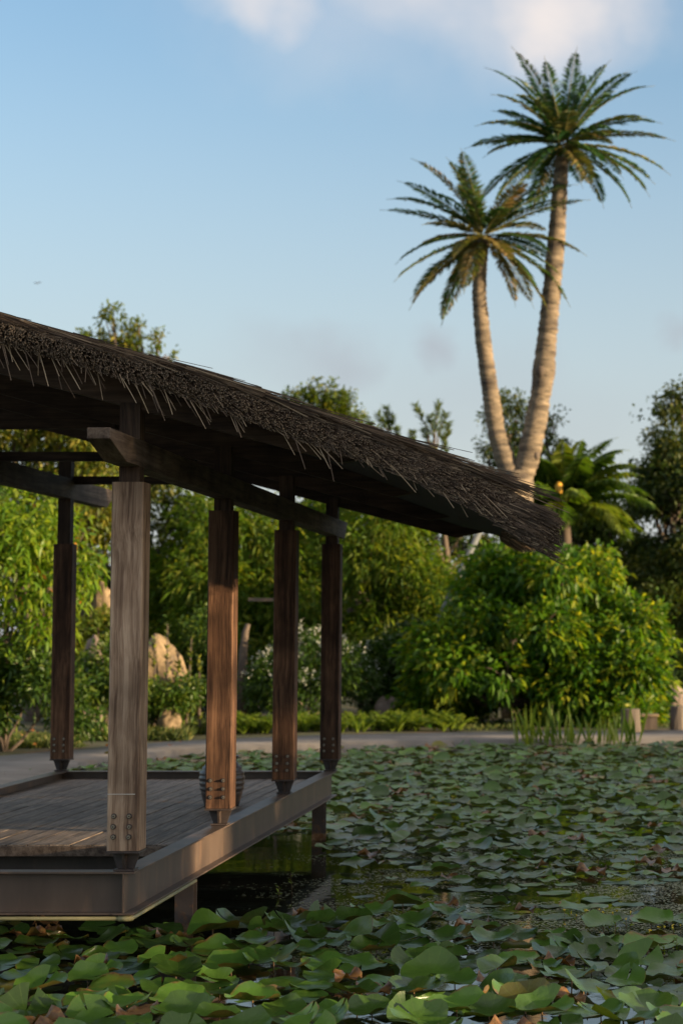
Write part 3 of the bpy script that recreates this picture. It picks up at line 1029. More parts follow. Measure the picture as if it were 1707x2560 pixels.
def crown_points(blobs, n, rng, shell=0.45):
    """random twig tips in ellipsoids, mostly near their surface; returns points and outward directions"""
    vol = np.array([b[1][0] * b[1][1] * b[1][2] for b in blobs]) ** 0.72
    idx = rng.choice(len(blobs), n, p=vol / vol.sum())
    c = np.array([b[0] for b in blobs])[idx]; r = np.array([b[1] for b in blobs])[idx]
    v = rng.normal(0, 1, (n, 3)); v /= np.linalg.norm(v, axis=1, keepdims=True)
    rad = (shell + (1 - shell) * rng.random(n) ** 0.6)[:, None] * (1 + 0.12 * rng.normal(0, 1, (n, 1)))
    p = c + v * r * rad
    out = v / r; out /= np.linalg.norm(out, axis=1, keepdims=True)
    return p, out, idx


def crown(name, mat, blobs, tips, per, L, W, rng, parent=None, droop=0.25, spread=0.9, twig=0.2, outw=0.7, seg=1, shell=0.45, tb=(0.2, 0.7), zmin=0.12, keep=None, kind=None, pair=False):
    p, out, idx = crown_points(blobs, tips, rng, shell)
    ok = p[:, 2] > zmin
    if keep is not None: ok &= keep(p)
    p, out, idx = p[ok], out[ok], idx[ok]
    n = len(p)
    ctint = rng.uniform(tb[0], tb[1], n)
    pos = np.repeat(p, per, 0); o = np.repeat(out, per, 0)
    d = o * outw + rng.normal(0, spread, (n * per, 3)) * 0.6 + np.array([0, 0, 0.1])
    pos = pos + rng.normal(0, twig, (n * per, 3)) * 0.5
    Ls = L * rng.uniform(0.65, 1.25, n * per); Ws = W * rng.uniform(0.75, 1.2, n * per)
    t = np.clip(np.repeat(ctint, per) + rng.normal(0, 0.16, n * per), 0, 1)
    if pair:
        t = np.where(rng.random(n * per) < 0.006, 1.0, np.minimum(t, 0.93))
    V, F, T = leaf_arrays(pos, d, Ls, Ws, droop * rng.uniform(0.4, 1.5, n * per), rng, t, seg)
    V = np.where(V[:, 2:3] < 0.02, np.concatenate([V[:, :2], np.full((len(V), 1), 0.02)], 1), V)
    org = V.mean(0); org[2] = V[:, 2].min()
    me = np_mesh(name, V, F, mat, T, org)
    o_ = bpy.data.objects.new(name, me)
    link(o_, parent, tuple(org))
    if kind: o_['kind'] = kind
    return o_


def limb(b, p0, p1, r0, r1, rng, n=6, wander=0.12, sides=7):
    p0, p1 = Vector(p0), Vector(p1)
    pts, rad = [], []
    L = (p1 - p0).length
    for i in range(n + 1):
        t = i / n
        off = Vector(tuple(rng.normal(0, 1, 3))) * wander * L * 0.12 * math.sin(PI * t)
        pts.append(p0.lerp(p1, t) + off)
        rad.append(r0 + (r1 - r0) * t)
    b.tube(pts, rad, sides)
    return pts


def tree(name, label, cat, base, mat, bark, blobs, tips, per, L, W, seed, trunk_r=0.12, group=None, fork=0.35, nlimb=9, **kw):
    rng = np.random.default_rng(seed)
    t = thing(name, label, cat, base, group)
    b = MB()
    base = Vector(base)
    cs = [Vector(bl[0]) for bl in blobs]
    top = sum(cs, Vector()) / len(cs)
    sp = base.lerp(top, fork)
    limb(b, base - Vector((0, 0, 0.25)), sp, trunk_r * 1.15, trunk_r * 0.8, rng, 5, 0.3, 9)
    order = rng.permutation(len(cs))[:nlimb]
    for i in order:
        pts = limb(b, sp - Vector((0, 0, 0.02)), cs[i], trunk_r * 0.6, trunk_r * 0.16, rng, 6, 0.5, 6)
        for q in range(3):
            a = pts[3 + q]
            v = Vector(tuple(rng.normal(0, 1, 3))).normalized()
            r = blobs[i][1]
            limb(b, a, Vector(cs[i]) + Vector((v.x * r[0], v.y * r[1], abs(v.z) * r[2] * 0.8)) * 0.75, trunk_r * 0.2, trunk_r * 0.05, rng, 3, 0.4, 5)
    b.build('trunk', bark, t, smooth=True)
    crown('crown', mat, blobs, tips, per, L, W, rng, t, **kw)
    return t


def blob_field(u0, u1, v0, v1, Y, n, r, seed, depth=1.0, dome=True, flat=0.75):
    """clumps filling an area seen between the given image columns and rows at distance Y"""
    rng = np.random.default_rng(seed)
    out = []
    for k in range(n):
        a = rng.uniform(-1, 1); bq = rng.uniform(0, 1)
        lim = math.sqrt(max(0.03, 1 - a * a)) if dome else 1.0
        u = (u0 + u1) / 2 + a * (u1 - u0) / 2
        v = v1 + (v0 - v1) * bq * lim
        p = world_point(u, v, Y + rng.uniform(-depth, depth))
        rr = r * rng.uniform(0.65, 1.3)
        out.append((tuple(p), (rr, rr, rr * flat)))
    return out


# ------------------------------------------------------------------ the forked palm
palm_base = world_point(1290, 1400, 46.0); palm_base.z = 0.12
palm = thing('forked_palm', 'tall palm whose ringed trunk forks into two leaning stems with feathery crowns', 'palm', palm_base)
PYD = 46.0


def stem_path(pts, n=40):
    P = np.array([tuple(world_point(u, v, y)) for u, v, y, r in pts])
    Rr = np.array([r for *_, r in pts])
    s = np.concatenate([[0], np.cumsum(np.linalg.norm(np.diff(P, axis=0), axis=1))])
    t = np.linspace(0, s[-1], n)
    # smooth by averaging
    Q = np.stack([np.interp(t, s, P[:, i]) for i in range(3)], 1)
    for _ in range(3):
        Q[1:-1] = (Q[:-2] + 2 * Q[1:-1] + Q[2:]) / 4
    return Q, np.interp(t, s, Rr)


def ringed(b, Q, Rr, seed):
    rg = random.Random(seed)
    pts, rad = [], []
    for i in range(len(Q)):
        pts.append(Vector(Q[i])); rad.append(Rr[i] * rg.uniform(0.92, 1.07))
    b.tube(pts, rad, 14)


b = MB()
Qb, Rb = stem_path([(1288, 1790, 46, 0.34), (1288, 1400, 46, 0.33), (1290, 1290, 46, 0.36), (1291, 1225, 46, 0.40), (1291, 1178, 46, 0.36)], 44)
Qb[0, 2] = 0.0
ringed(b, Qb, Rb, 1); b.build('trunk', M['palm_trunk'], palm, smooth=True)
b = MB()
Ql, Rl = stem_path([(1284, 1215, 46, 0.27), (1262, 1150, 46, 0.235), (1240, 1080, 46, 0.215), (1222, 960, 45.9, 0.19), (1207, 850, 45.8, 0.185), (1197, 740, 45.7, 0.17), (1200, 665, 45.7, 0.16), (1208, 600, 45.7, 0.14)], 120)
ringed(b, Ql, Rl, 2); b.build('stem', M['palm_trunk'], palm, smooth=True)
b = MB()
Qr, Rr = stem_path([(1298, 1218, 46, 0.27), (1318, 1150, 46, 0.265), (1335, 1075, 46, 0.26), (1352, 980, 46, 0.235), (1358, 935, 46, 0.265), (1362, 890, 46, 0.235), (1376, 750, 46, 0.215), (1390, 600, 46, 0.205), (1398, 480, 46, 0.185), (1404, 395, 46, 0.16)], 140)
ringed(b, Qr, Rr, 3); b.build('stem', M['palm_trunk'], palm, smooth=True)
# woody knots and hollows on the right stem
for (u, v, r) in ((1352, 930, 0.16), (1340, 1140, 0.09)):
    p = world_point(u, v, 45.85)
    kb = MB(); kb.lathe([(0.0, -r * 1.2), (r * 0.6, -r * 0.9), (r, 0), (r * 0.7, r * 0.9), (0.0, r * 1.2)], tuple(p), 10)
    kb.build('knot', M['bark'], palm, smooth=True)


def frond_mesh(Lf, elev, seed, leaflet=0.30, nl=46, sag=0.5, tone=(0.2, 0.6), wid=0.034, stalk=0.10, fall=0.25):
    """frond in the XZ plane, pointing to +X, base at the origin"""
    rng = np.random.default_rng(seed)
    n = 14
    pts = [np.zeros(3)]
    ang = elev
    for i in range(n):
        ang -= sag * (0.3 + 1.4 * i / n) / n
        pts.append(pts[-1] + np.array([math.cos(ang), 0.02 * rng.normal(), math.sin(ang)]) * Lf / n)
    P = np.array(pts)
    b = MB(); b.tube([Vector(p) for p in P], [0.022 * (1 - 0.8 * i / n) for i in range(n + 1)], 4)
    Vv = [np.array(b.v)]; Ff = [np.array([(f[0], f[1], f[2]) for f in b.f if len(f) == 4] + [(f[0], f[2], f[3]) for f in b.f if len(f) == 4])]
    T = [np.full(len(Ff[0]), 0.75)]
    s = np.linspace(stalk, 0.985, nl)
    tt = s * n
    i0 = np.minimum(tt.astype(int), n - 1); fr = (tt - i0)[:, None]
    C = P[i0] * (1 - fr) + P[i0 + 1] * fr
    tg = P[i0 + 1] - P[i0]; tg /= np.linalg.norm(tg, axis=1, keepdims=True)
    up = np.cross(np.cross(tg, np.array([0, 0, 1.0])), tg) * -1
    up = np.stack([-tg[:, 2], np.zeros(nl), tg[:, 0]], 1)
    off = sum(len(v) for v in Vv)
    for sd in (-1, 1):
        prof = np.sin(np.clip(0.15 + s * 0.93, 0, 1) * PI) ** 0.55 * leaflet
        prof = prof * rng.uniform(0.85, 1.12, nl)
        d = tg * 0.62 + np.array([0, sd * 0.82, 0]) + up * 0.28 + rng.normal(0, 0.07, (nl, 3))
        V, F, t = leaf_arrays(C, d, prof, np.full(nl, wid), np.full(nl, fall), rng, np.clip(rng.uniform(*tone) + rng.normal(0, 0.1, nl), 0, 1))
        Vv.append(V); Ff.append(F + off); T.append(t); off += len(V)
    return np.concatenate(Vv), np.concatenate(Ff), np.concatenate(T)


def palm_crown(parent, centre, n, Lf, seed, mat, elo, ehi, leaflet, sag, tones, browns=0.0, **kw):
    rg = random.Random(seed)
    for k in range(n):
        az = k * 2.39996 + rg.uniform(-0.25, 0.25)
        f = (k + 0.5) / n
        elev = math.radians(elo + (ehi - elo) * f + rg.uniform(-7, 7))
        tone = tones if rg.random() > browns else (0.75, 1.0)
        V, F, T = frond_mesh(Lf * rg.uniform(0.82, 1.08), elev, seed * 100 + k, leaflet, sag=sag * rg.uniform(0.7, 1.3), tone=tone, **kw)
        o = bpy.data.objects.new('frond', np_mesh('frond', V, F, mat, T))
        c = Vector(centre) + Vector((math.cos(az) * 0.08, math.sin(az) * 0.08, 0.12 * math.sin(elev)))
        link(o, parent, c)
        o.rotation_euler = (rg.uniform(-0.3, 0.3), 0, az)


palm_crown(palm, world_point(1408, 360, 46), 46, 2.4, 3, M['cycad'], -32, 76, 0.35, 0.68, (0.2, 0.8), 0.04, wid=0.048, nl=60)
palm_crown(palm, world_point(1208, 590, 45.7), 42, 2.4, 8, M['cycad'], -48, 66, 0.34, 0.62, (0.2, 0.85), 0.5, wid=0.044, nl=58)

# ------------------------------------------------------------------ trees and shrubs of the far bank
def B(u, v, Y, r, rz=None, ry=None):
    p = world_point(u, v, Y)
    return (tuple(p), (r, ry or r, rz or r * 0.8))


def base_at(u, Y, z=0.1):
    p = world_point(u, 1700, Y)
    return (p.x, p.y, z)


# big broad-leaved shrub right of centre
blobs = blob_field(1060, 1590, 1405, 1780, 42.5, 50, 0.6, 21, 1.3)
blobs += [B(1110, 1640, 42, 0.8), B(1580, 1560, 42.3, 0.65), B(1340, 1450, 42.5, 0.8), B(1580, 1680, 42, 0.55), B(1420, 1720, 41.6, 0.7), B(1490, 1770, 41.5, 0.45), B(1230, 1420, 42.8, 0.5), B(1625, 1600, 42.5, 0.4), B(1480, 1430, 42.6, 0.55)]
tree('broadleaf_shrub', 'large rounded shrub with broad bright green leaves at the far bank under the palm', 'shrub', base_at(1330, 42.4), M['shrub'], M['bark'], blobs, 5600, 8, 0.2, 0.095, 31, 0.1, nlimb=14, droop=0.4, twig=0.2, tb=(0.0, 0.8), outw=0.9, shell=0.72)

# soft bamboo behind the posts
blobs = blob_field(360, 760, 1290, 1650, 46.5, 30, 0.75, 22, 1.5)
tree('bamboo_clump', 'soft fine-leaved bamboo clump seen between the first posts', 'bamboo', base_at(470, 46.5), M['bamboo'], M['bark'], blobs, 3600, 9, 0.23, 0.04, 32, 0.05, nlimb=16, droop=0.5, twig=0.3, tb=(0.3, 0.95))
blobs = blob_field(680, 1150, 1235, 1680, 47.0, 42, 0.8, 23, 1.5) + [B(770, 1290, 47, 0.7), B(700, 1300, 47, 0.7), B(840, 1310, 47, 0.7)]
tree('bamboo_clump', 'soft fine-leaved bamboo clump right of the last post, left of the broad shrub', 'bamboo', base_at(900, 47), M['bamboo'], M['bark'], blobs, 4600, 9, 0.23, 0.04, 33, 0.05, nlimb=16, droop=0.5, twig=0.3, tb=(0.3, 0.95))

# lance-leaved tree at the left edge
blobs = [B(30, 1350, 33, 0.75), B(130, 1330, 33.3, 0.6), B(60, 1460, 32.8, 0.7), B(150, 1470, 33, 0.5), B(-60, 1420, 33, 0.9), B(90, 1250, 33.4, 0.55), B(20, 1580, 32.8, 0.5), B(120, 1560, 32.9, 0.42), B(200, 1420, 33.2, 0.32), B(-40, 1290, 33.2, 0.8)]
tree('lance_leaf_tree', 'yellow-green tree with long drooping lance-shaped leaves at the left edge', 'tree', base_at(5, 33.1), M['mango'], M['bark'], blobs, 700, 8, 0.20, 0.05, 34, 0.05, droop=0.55, seg=2, twig=0.22, tb=(0.35, 0.9), pair=True, nlimb=8)

# trees whose tops show above the roof
blobs = [B(285, 795, 52, 0.34), B(240, 850, 52, 0.4), B(330, 840, 52, 0.38), B(305, 880, 52.2, 0.55), B(400, 850, 52, 0.22), B(225, 855, 52, 0.3), B(270, 900, 52, 0.6), B(390, 900, 52, 0.4), B(350, 930, 52, 0.6), B(310, 985, 52, 0.8), B(250, 1000, 52, 0.8), B(410, 985, 52, 0.5), B(360, 1080, 52, 0.9), B(420, 890, 52, 0.16), B(345, 815, 52, 0.2)]
tree('clumped_tree', 'olive green tree with rounded leaf clumps rising above the thatch at left', 'tree', base_at(300, 52), M['clump_leaf'], M['bark'], blobs, 620, 14, 0.16, 0.07, 35, 0.16, fork=0.7, nlimb=15, outw=0.9, twig=0.14, tb=(0.2, 0.85), shell=0.3)
blobs = [B(815, 975, 54, 0.42, 0.3), B(770, 1010, 54, 0.5), B(850, 1020, 54, 0.5), B(725, 990, 54, 0.3, 0.15), B(800, 1060, 54, 0.8), B(890, 1060, 54, 0.5), B(700, 1050, 54, 0.5), B(830, 1130, 54, 0.9), B(740, 1120, 54, 0.8), B(920, 1110, 54, 0.6), B(870, 1000, 54, 0.26), B(780, 965, 54, 0.2)]
tree('spreading_tree', 'green spreading tree top behind the middle of the thatch', 'tree', base_at(820, 54), M['clump_leaf'], M['bark'], blobs, 620, 13, 0.17, 0.065, 36, 0.15, fork=0.65, nlimb=12, twig=0.16, tb=(0.1, 0.7), shell=0.3)


def plume_tree(label, tips_uv, Y, base_u, seed):
    """upright tree with brush-like plumes of narrow leaves"""
    rng = np.random.default_rng(seed)
    t = thing('plume_tree', label, 'tree', base_at(base_u, Y))
    bb = MB(); bs = Vector(base_at(base_u, Y))
    sp = world_point(base_u, 1180, Y)
    limb(bb, bs - Vector((0, 0, .2)), sp, 0.13, 0.09, rng, 8, 0.2)
    P, D = [], []
    for (u, v, ln) in tips_uv:
        tip = world_point(u, v, Y + rng.uniform(-0.4, 0.4))
        lowp = tip + Vector((rng.normal(0, 0.12) + (base_u - u) / 400, 0, -ln))
        limb(bb, sp, lowp, 0.05, 0.02, rng, 4, 0.3, 5); limb(bb, lowp, tip, 0.02, 0.006, rng, 3, 0.1, 4)
        for k in range(110):
            f = rng.random() ** 0.8
            P.append(lowp.lerp(tip, f)); ax = (tip - lowp).normalized()
            v_ = Vector(tuple(rng.normal(0, 1, 3))); v_ = (v_ - ax * v_.dot(ax)).normalized()
            D.append(v_ * 0.8 + ax * 0.8)
    bb.build('trunk', M['bark'], t, smooth=True)
    n = len(P)
    V, F, T = leaf_arrays(np.array([tuple(p) for p in P]), np.array([tuple(d) for d in D]), rng.uniform(0.14, 0.26, n), np.full(n, 0.03), np.full(n, 0.1), rng, rng.uniform(0.1, 0.7, n))
    o = bpy.data.objects.new('crown', np_mesh('crown', V, F, M['clump_leaf'], T, tuple(bs))); link(o, t, bs)


plume_tree('tree with upright brush-like plumes just left of the forked palm, above the thatch', [(1040, 1015, 0.7), (1075, 1040, 0.6), (1095, 1005, 0.8), (1113, 1035, 0.6), (1060, 1075, 0.6), (1105, 1085, 0.7), (1085, 1120, 0.7), (1030, 1080, 0.5), (1120, 1060, 0.4), (1065, 1130, 0.6)], 52, 1080, 41)
plume_tree('dark plume tree with short brushes showing over the thatch right of the spreading tree', [(965, 1020, 0.5), (980, 1040, 0.5), (945, 1035, 0.45), (990, 1070, 0.5), (955, 1080, 0.6), (925, 1060, 0.4), (975, 1110, 0.6), (1010, 1110, 0.4)], 53, 968, 42)
blobs = [B(1270, 1010, 56, 0.5), B(1225, 1050, 56, 0.35), B(1320, 1045, 56, 0.42), B(1375, 1045, 56, 0.34, 0.15), B(1285, 1080, 56, 0.55), B(1350, 1080, 56, 0.3), B(1240, 1120, 56, 0.5), B(1310, 1130, 56, 0.5), B(1200, 1115, 56, 0.22, 0.12), B(1395, 1035, 56, 0.2, 0.1), B(1390, 1120, 56, 0.45), B(1230, 1190, 56, 0.5), B(1400, 1180, 56, 0.6)]
tree('airy_tree', 'airy small-leaved tree seen between and behind the two palm stems', 'tree', base_at(1300, 56), M['dark_leaf'], M['bark'], blobs, 360, 12, 0.15, 0.06, 37, 0.12, fork=0.7, nlimb=13, twig=0.2, tb=(0.3, 0.95), shell=0.2)

# tall dark tree at the right edge
blobs = blob_field(1590, 1960, 1000, 1600, 55, 70, 0.62, 24, 1.8)
blobs += [B(1700, 985, 55, 0.4), B(1680, 1030, 55, 0.5), B(1640, 1100, 55, 0.4), B(1610, 1180, 55, 0.42), B(1590, 1260, 55, 0.35), B(1600, 1360, 55, 0.35), B(1650, 1240, 55, 0.6), B(1640, 1420, 55, 0.5), B(1690, 1480, 55, 0.5), B(1640, 1010, 55, 0.15), B(1588, 1048, 55, 0.13, 0.08), B(1700, 1580, 55, 0.6), B(1690, 1150, 55, 0.7)]
tree('dark_tree', 'tall dark small-leaved tree with sky showing through at the right edge', 'tree', base_at(1760, 55), M['dark_leaf'], M['bark'], blobs, 5600, 10, 0.17, 0.08, 38, 0.22, fork=0.45, nlimb=24, twig=0.26, tb=(0.3, 1.0), shell=0.1)

# yellow-green palm behind the shrub
cp = base_at(1415, 50)
coco = thing('young_palm', 'low yellow-green palm with arching fronds and one orange fruit right of the forked palm', 'palm', cp)
b = MB(); c0 = world_point(1412, 1300, 50)
b.tube([Vector(cp) - Vector((0, 0, .2)), Vector(cp).lerp(c0, 0.5) + Vector((0.1, 0, 0)), c0], [0.2, 0.15, 0.12], 12)
b.build('trunk', M['bark'], coco, smooth=True)
palm_crown(coco, world_point(1412, 1275, 50), 40, 2.5, 12, M['coco'], 0, 84, 0.5, 1.35, (0.25, 0.85), 0.12, wid=0.04, fall=0.75)
fp = world_point(1396, 1222, 49.3)
b = MB(); b.lathe([(0, -0.2), (0.07, -0.16), (0.1, -0.04), (0.095, 0.08), (0.05, 0.17), (0, 0.2)], tuple(fp), 12)
b.build('fruit', M['coconut'], coco, smooth=True)

# hedges with white flowers
def flower_hedge(label, blobs, tips, seed, ntop):
    rng = np.random.default_rng(seed)
    c = np.mean([bl[0] for bl in blobs], 0)
    t = thing('flowering_hedge', label, 'hedge', (c[0], c[1], 0.12))
    bb = MB()
    for bl in blobs: limb(bb, (c[0], c[1], 0.05), bl[0], 0.04, 0.015, rng, 4, 0.3, 5)
    bb.build('trunk', M['bark'], t)
    crown('crown', M['hedge'], blobs, tips, 9, 0.11, 0.05, rng, t, twig=0.12, tb=(0.1, 0.6), shell=0.75)
    p, out, _ = crown_points(blobs, ntop * 6, rng, 0.98)
    ok = (out[:, 2] > 0.55) & (out[:, 1] < 0.5); p, out = p[ok][:ntop], out[ok][:ntop]
    pos = np.repeat(p + out * 0.05, 4, 0); n = len(pos)
    V, F, T = leaf_arrays(pos + rng.normal(0, .03, (n, 3)), np.repeat(out, 4, 0) + rng.normal(0, .7, (n, 3)), np.full(n, 0.04), np.full(n, 0.03), np.full(n, 0.1), rng, rng.random(n))
    o = bpy.data.objects.new('blossom', np_mesh('blossom', V, F, M['white_flower'], T, (c[0], c[1], 0.1))); link(o, t, (c[0], c[1], 0.1)); o['kind'] = 'stuff'


flower_hedge('dark rounded hedge dusted with white flowers behind the third and fourth posts', [B(700, 1690, 41.5, 0.62, 0.55), B(770, 1660, 41.8, 0.75, 0.7), B(850, 1680, 41.6, 0.6, 0.55), B(650, 1720, 41.3, 0.4, 0.4), B(740, 1740, 41.2, 0.6, 0.5), B(900, 1700, 41.8, 0.4)], 900, 51, 260)
flower_hedge('taller shrub with a streak of white flowers beside the leaning pole', [B(1000, 1620, 43.8, 0.5, 0.35), B(1060, 1610, 44, 0.45, 0.35), B(950, 1650, 43.7, 0.5, 0.4), B(1010, 1700, 43.5, 0.7, 0.6), B(940, 1740, 43.2, 0.5)], 700, 52, 150)


# low plants: ferns, dark bushes, grass
def bush(name, label, cat, mat, blobs, tips, per, L, W, seed, group=None, **kw):
    rng = np.random.default_rng(seed)
    c = np.mean([bl[0] for bl in blobs], 0)
    t = thing(name, label, cat, (c[0], c[1], 0.12), group)
    bb = MB()
    for bl in blobs[:8]: limb(bb, (c[0], c[1], 0.02), bl[0], 0.03, 0.01, rng, 4, 0.3, 5)
    bb.build('trunk', M['bark'], t)
    crown('crown', mat, blobs, tips, per, L, W, rng, t, **kw)


bush('low_bush', 'dark leafy bush under the lance-leaved tree at the left edge', 'bush', M['hedge'], blob_field(-90, 190, 1640, 1800, 32.9, 18, 0.36, 61, 0.5), 900, 9, 0.14, 0.055, 61, tb=(0.15, 0.9))
bush('low_bush', 'leafy bush with lighter tips between the far left post and the corner post', 'bush', M['hedge'], blob_field(190, 330, 1630, 1760, 37.5, 10, 0.36, 62, 0.6), 520, 9, 0.14, 0.055, 62, tb=(0.4, 1.0))
bush('low_bush', 'upper leafy bush before the pale boulder behind the corner post', 'bush', M['clump_leaf'], blob_field(170, 330, 1545, 1700, 42.5, 14, 0.4, 66, 0.4), 520, 9, 0.15, 0.06, 66, tb=(0.2, 0.9))
bush('low_bush', 'leafy bush at the foot of the tan boulder right of the corner post', 'bush', M['hedge'], blob_field(355, 500, 1690, 1780, 38.6, 12, 0.22, 67, 0.3), 420, 9, 0.13, 0.05, 67, tb=(0.3, 1.0))
bush('low_bush', 'shadowy bush filling the gap left of the broad shrub', 'bush', M['hedge'], blob_field(900, 1200, 1600, 1800, 43.6, 18, 0.5, 63, 0.7), 900, 9, 0.17, 0.07, 63, tb=(0.0, 0.5))
bush('low_bush', 'green bush behind the second post beside the dead trunk', 'bush', M['hedge'], blob_field(440, 640, 1560, 1760, 43, 14, 0.45, 64, 0.6), 650, 9, 0.15, 0.05, 64, tb=(0.2, 0.8))


def fern(label, u0, u1, Y0, Y1, n, seed, h=0.5, group='ferns along the far path'):
    rng = np.random.default_rng(seed)
    Vs, Fs, Ts, off = [], [], [], 0
    um = (u0 + u1) / 2
    base = Vector(base_at(um, (Y0 + Y1) / 2))
    for k in range(n):
        x0 = rng.uniform(u0, u1); Y = rng.uniform(Y0, Y1)
        p = base_at(x0, Y)
        for q in range(6):
            V, F, T = frond_mesh(h * rng.uniform(0.7, 1.2), math.radians(rng.uniform(45, 80)), int(rng.integers(1e6)), 0.10, 12, sag=1.3, tone=(0.3, 0.9), wid=0.03, fall=0.2)
            a = rng.uniform(0, 2 * PI); R = np.array([[math.cos(a), -math.sin(a), 0], [math.sin(a), math.cos(a), 0], [0, 0, 1]])
            Vs.append(V @ R.T + np.array(p)); Fs.append(F + off); Ts.append(T); off += len(V)
    o = bpy.data.objects.new('fern_patch', np_mesh('fern_patch', np.concatenate(Vs), np.concatenate(Fs), M['fern'], np.concatenate(Ts), tuple(base)))
    link(o, None, base); tag(o, label, 'fern', group)


fern('patch of light green ferns beside the path behind the second and third posts', 560, 700, 38.4, 39.8, 26, 71)
fern('patch of ferns beside the path just right of the fourth post', 700, 930, 38.8, 40.2, 34, 72)
fern('patch of ferns at the left foot of the broad shrub', 930, 1160, 39.2, 40.6, 34, 73)


def grass_patch(u0, u1, Ya, Yb, n, seed, h=0.3):
    rng = np.random.default_rng(seed)
    Y = rng.uniform(Ya, Yb, n); u = rng.uniform(u0, u1, n)
    x = (u - PX0) / FPX * Y
    pos = np.stack([x, Y, ground_z(x, Y) - 0.01], 1)
    d = rng.normal(0, 0.35, (n, 3)) + np.array([0, 0, 1.0])
    return leaf_arrays(pos, d, h * rng.uniform(0.5, 1.3, n), np.full(n, 0.03), np.full(n, 0.3), rng, rng.random(n))


parts = [grass_patch(-150, 210, 33.6, 37.5, 5200, 81, 0.2), grass_patch(190, 480, 36.3, 40.5, 4200, 82, 0.32), grass_patch(440, 620, 38.6, 42, 1800, 83, 0.3), grass_patch(1580, 1760, 41.5, 48, 900, 84, 0.12), grass_patch(1150, 1330, 40.2, 42, 500, 85, 0.15)]
off = 0; Vs, Fs, Ts = [], [], []
for V, F, T in parts:
    Vs.append(V); Fs.append(F + off); Ts.append(T); off += len(V)
go = bpy.data.objects.new('grass', np_mesh('grass', np.concatenate(Vs), np.concatenate(Fs), M['grass'], np.concatenate(Ts))); link(go)
tag(go, 'rough green grass growing behind the path', 'grass', kind='stuff')

# fallen leaves on the grass and path
rng = np.random.default_rng(9)
n = 36
Y = rng.uniform(32.8, 38, n); u = rng.uniform(0, 470, n)
x = (u - PX0) / FPX * Y
V, F, T = leaf_arrays(np.stack([x, Y, np.full(n, 0.2)], 1), rng.normal(0, 1, (n, 3)) * np.array([1, 1, .15]), np.full(n, 0.09), np.full(n, 0.05), np.zeros(n), rng, rng.random(n) * 0.6)
fo = bpy.data.objects.new('fallen_leaves', np_mesh('fallen_leaves', V, F, M['dry_leaf'], T)); link(fo)
tag(fo, 'orange fallen leaves scattered on the grass behind the path', 'leaf litter', kind='stuff')


# rocks, stumps, blocks
def rock(name, label, cat, u0, u1, v0, v1, Y, mat, seed, group=None, base=0.08):
    a, c = world_point(u0, v1, Y), world_point(u1, v0, Y)
    rx, h = (c.x - a.x) / 2, c.z - base
    bm = bmesh.new()
    bmesh.ops.create_icosphere(bm, subdivisions=4, radius=1.0)
    b = MB(); so_ = Vector((seed * 7.3, seed * 3.1, 0))
    vs = []
    for v in bm.verts:
        q = v.co.copy()
        k = 1 + 0.3 * noise.noise(q * 1.1 + so_) + 0.14 * noise.noise(q * 2.7 + so_) + 0.05 * noise.noise(q * 7 + so_)
        q = q * k
        vs.append((a.x + rx + q.x * rx * 0.98, Y + q.y * rx * 0.8, max(base - 0.15, base + h * (0.42 + 0.56 * q.z))))
    b.add(vs, [tuple(v.index for v in f.verts) for f in bm.faces])
    bm.free()
    o = b.build(name, mat, None, (a.x + rx, Y, base), smooth=False)
    tag(o, label, cat, group)


rock('boulder', 'tall sunlit tan boulder just right of the corner post', 'boulder', 340, 465, 1590, 1720, 39.5, M['rock'], 9)
rock('boulder', 'pale sunlit boulder high behind the corner post, left of it', 'boulder', 215, 300, 1465, 1560, 44.5, M['rock'], 2)
rock('boulder', 'flat brown stone lying between the far left post and the corner post', 'boulder', 195, 262, 1590, 1645, 41.0, M['rock_grey'], 3)
rock('boulder', 'small pale rock in the grass right of the corner post', 'boulder', 395, 455, 1770, 1822, 38.3, M['rock'], 4)
rock('boulder', 'low dark stone in the shadow under the broad shrub', 'boulder', 935, 1010, 1745, 1800, 42.3, M['rock_grey'], 5)
rock('boulder', 'pale boulder on the lawn at the right edge beyond the stumps', 'boulder', 1650, 1720, 1715, 1760, 49.0, M['rock_grey'], 6)


def stump(label, u0, u1, v0, Y, mat, seed, taper=0.9):
    a, c = world_point(u0, 1800, Y), world_point(u1, v0, Y)
    r = (c.x - a.x) / 2; x = a.x + r
    b = MB(); rg = random.Random(seed)
    b.tube([(x, Y, 0.05), (x, Y, c.z * 0.5), (x, Y, c.z - 0.02), (x, Y, c.z)], [r, r * (1 + taper) / 2, r * taper, r * taper * 0.93], 14, wob=0.05)
    o = b.build('tree_stump', mat, None, (x, Y, 0.1))
    tag(o, label, 'stump')


stump('grey cut tree stump on the far path right of the broad shrub', 1548, 1602, 1772, 38.6, M['bark_grey'], 1)
stump('brown stump cut off by the right edge of the frame', 1672, 1712, 1765, 39.4, M['bark_grey'], 2)
bx = thing('stone_block', 'brown block with a pale slab on top between the two stumps', 'block', base_at(1625, 39.2, 0.15))
p0, p1 = world_point(1606, 1830, 39.2), world_point(1644, 1785, 39.2)
b = MB(); b.box(p0.x + 0.02, p1.x - 0.02, 39.1, 39.4, 0.15, p1.z - 0.05); b.build('block_body', M['bark'], bx)
b = MB(); b.box(p0.x - 0.04, p1.x + 0.01, 39.06, 39.44, p1.z - 0.049, p1.z); b.build('slab', M['rock'], bx, bevel=0.01)

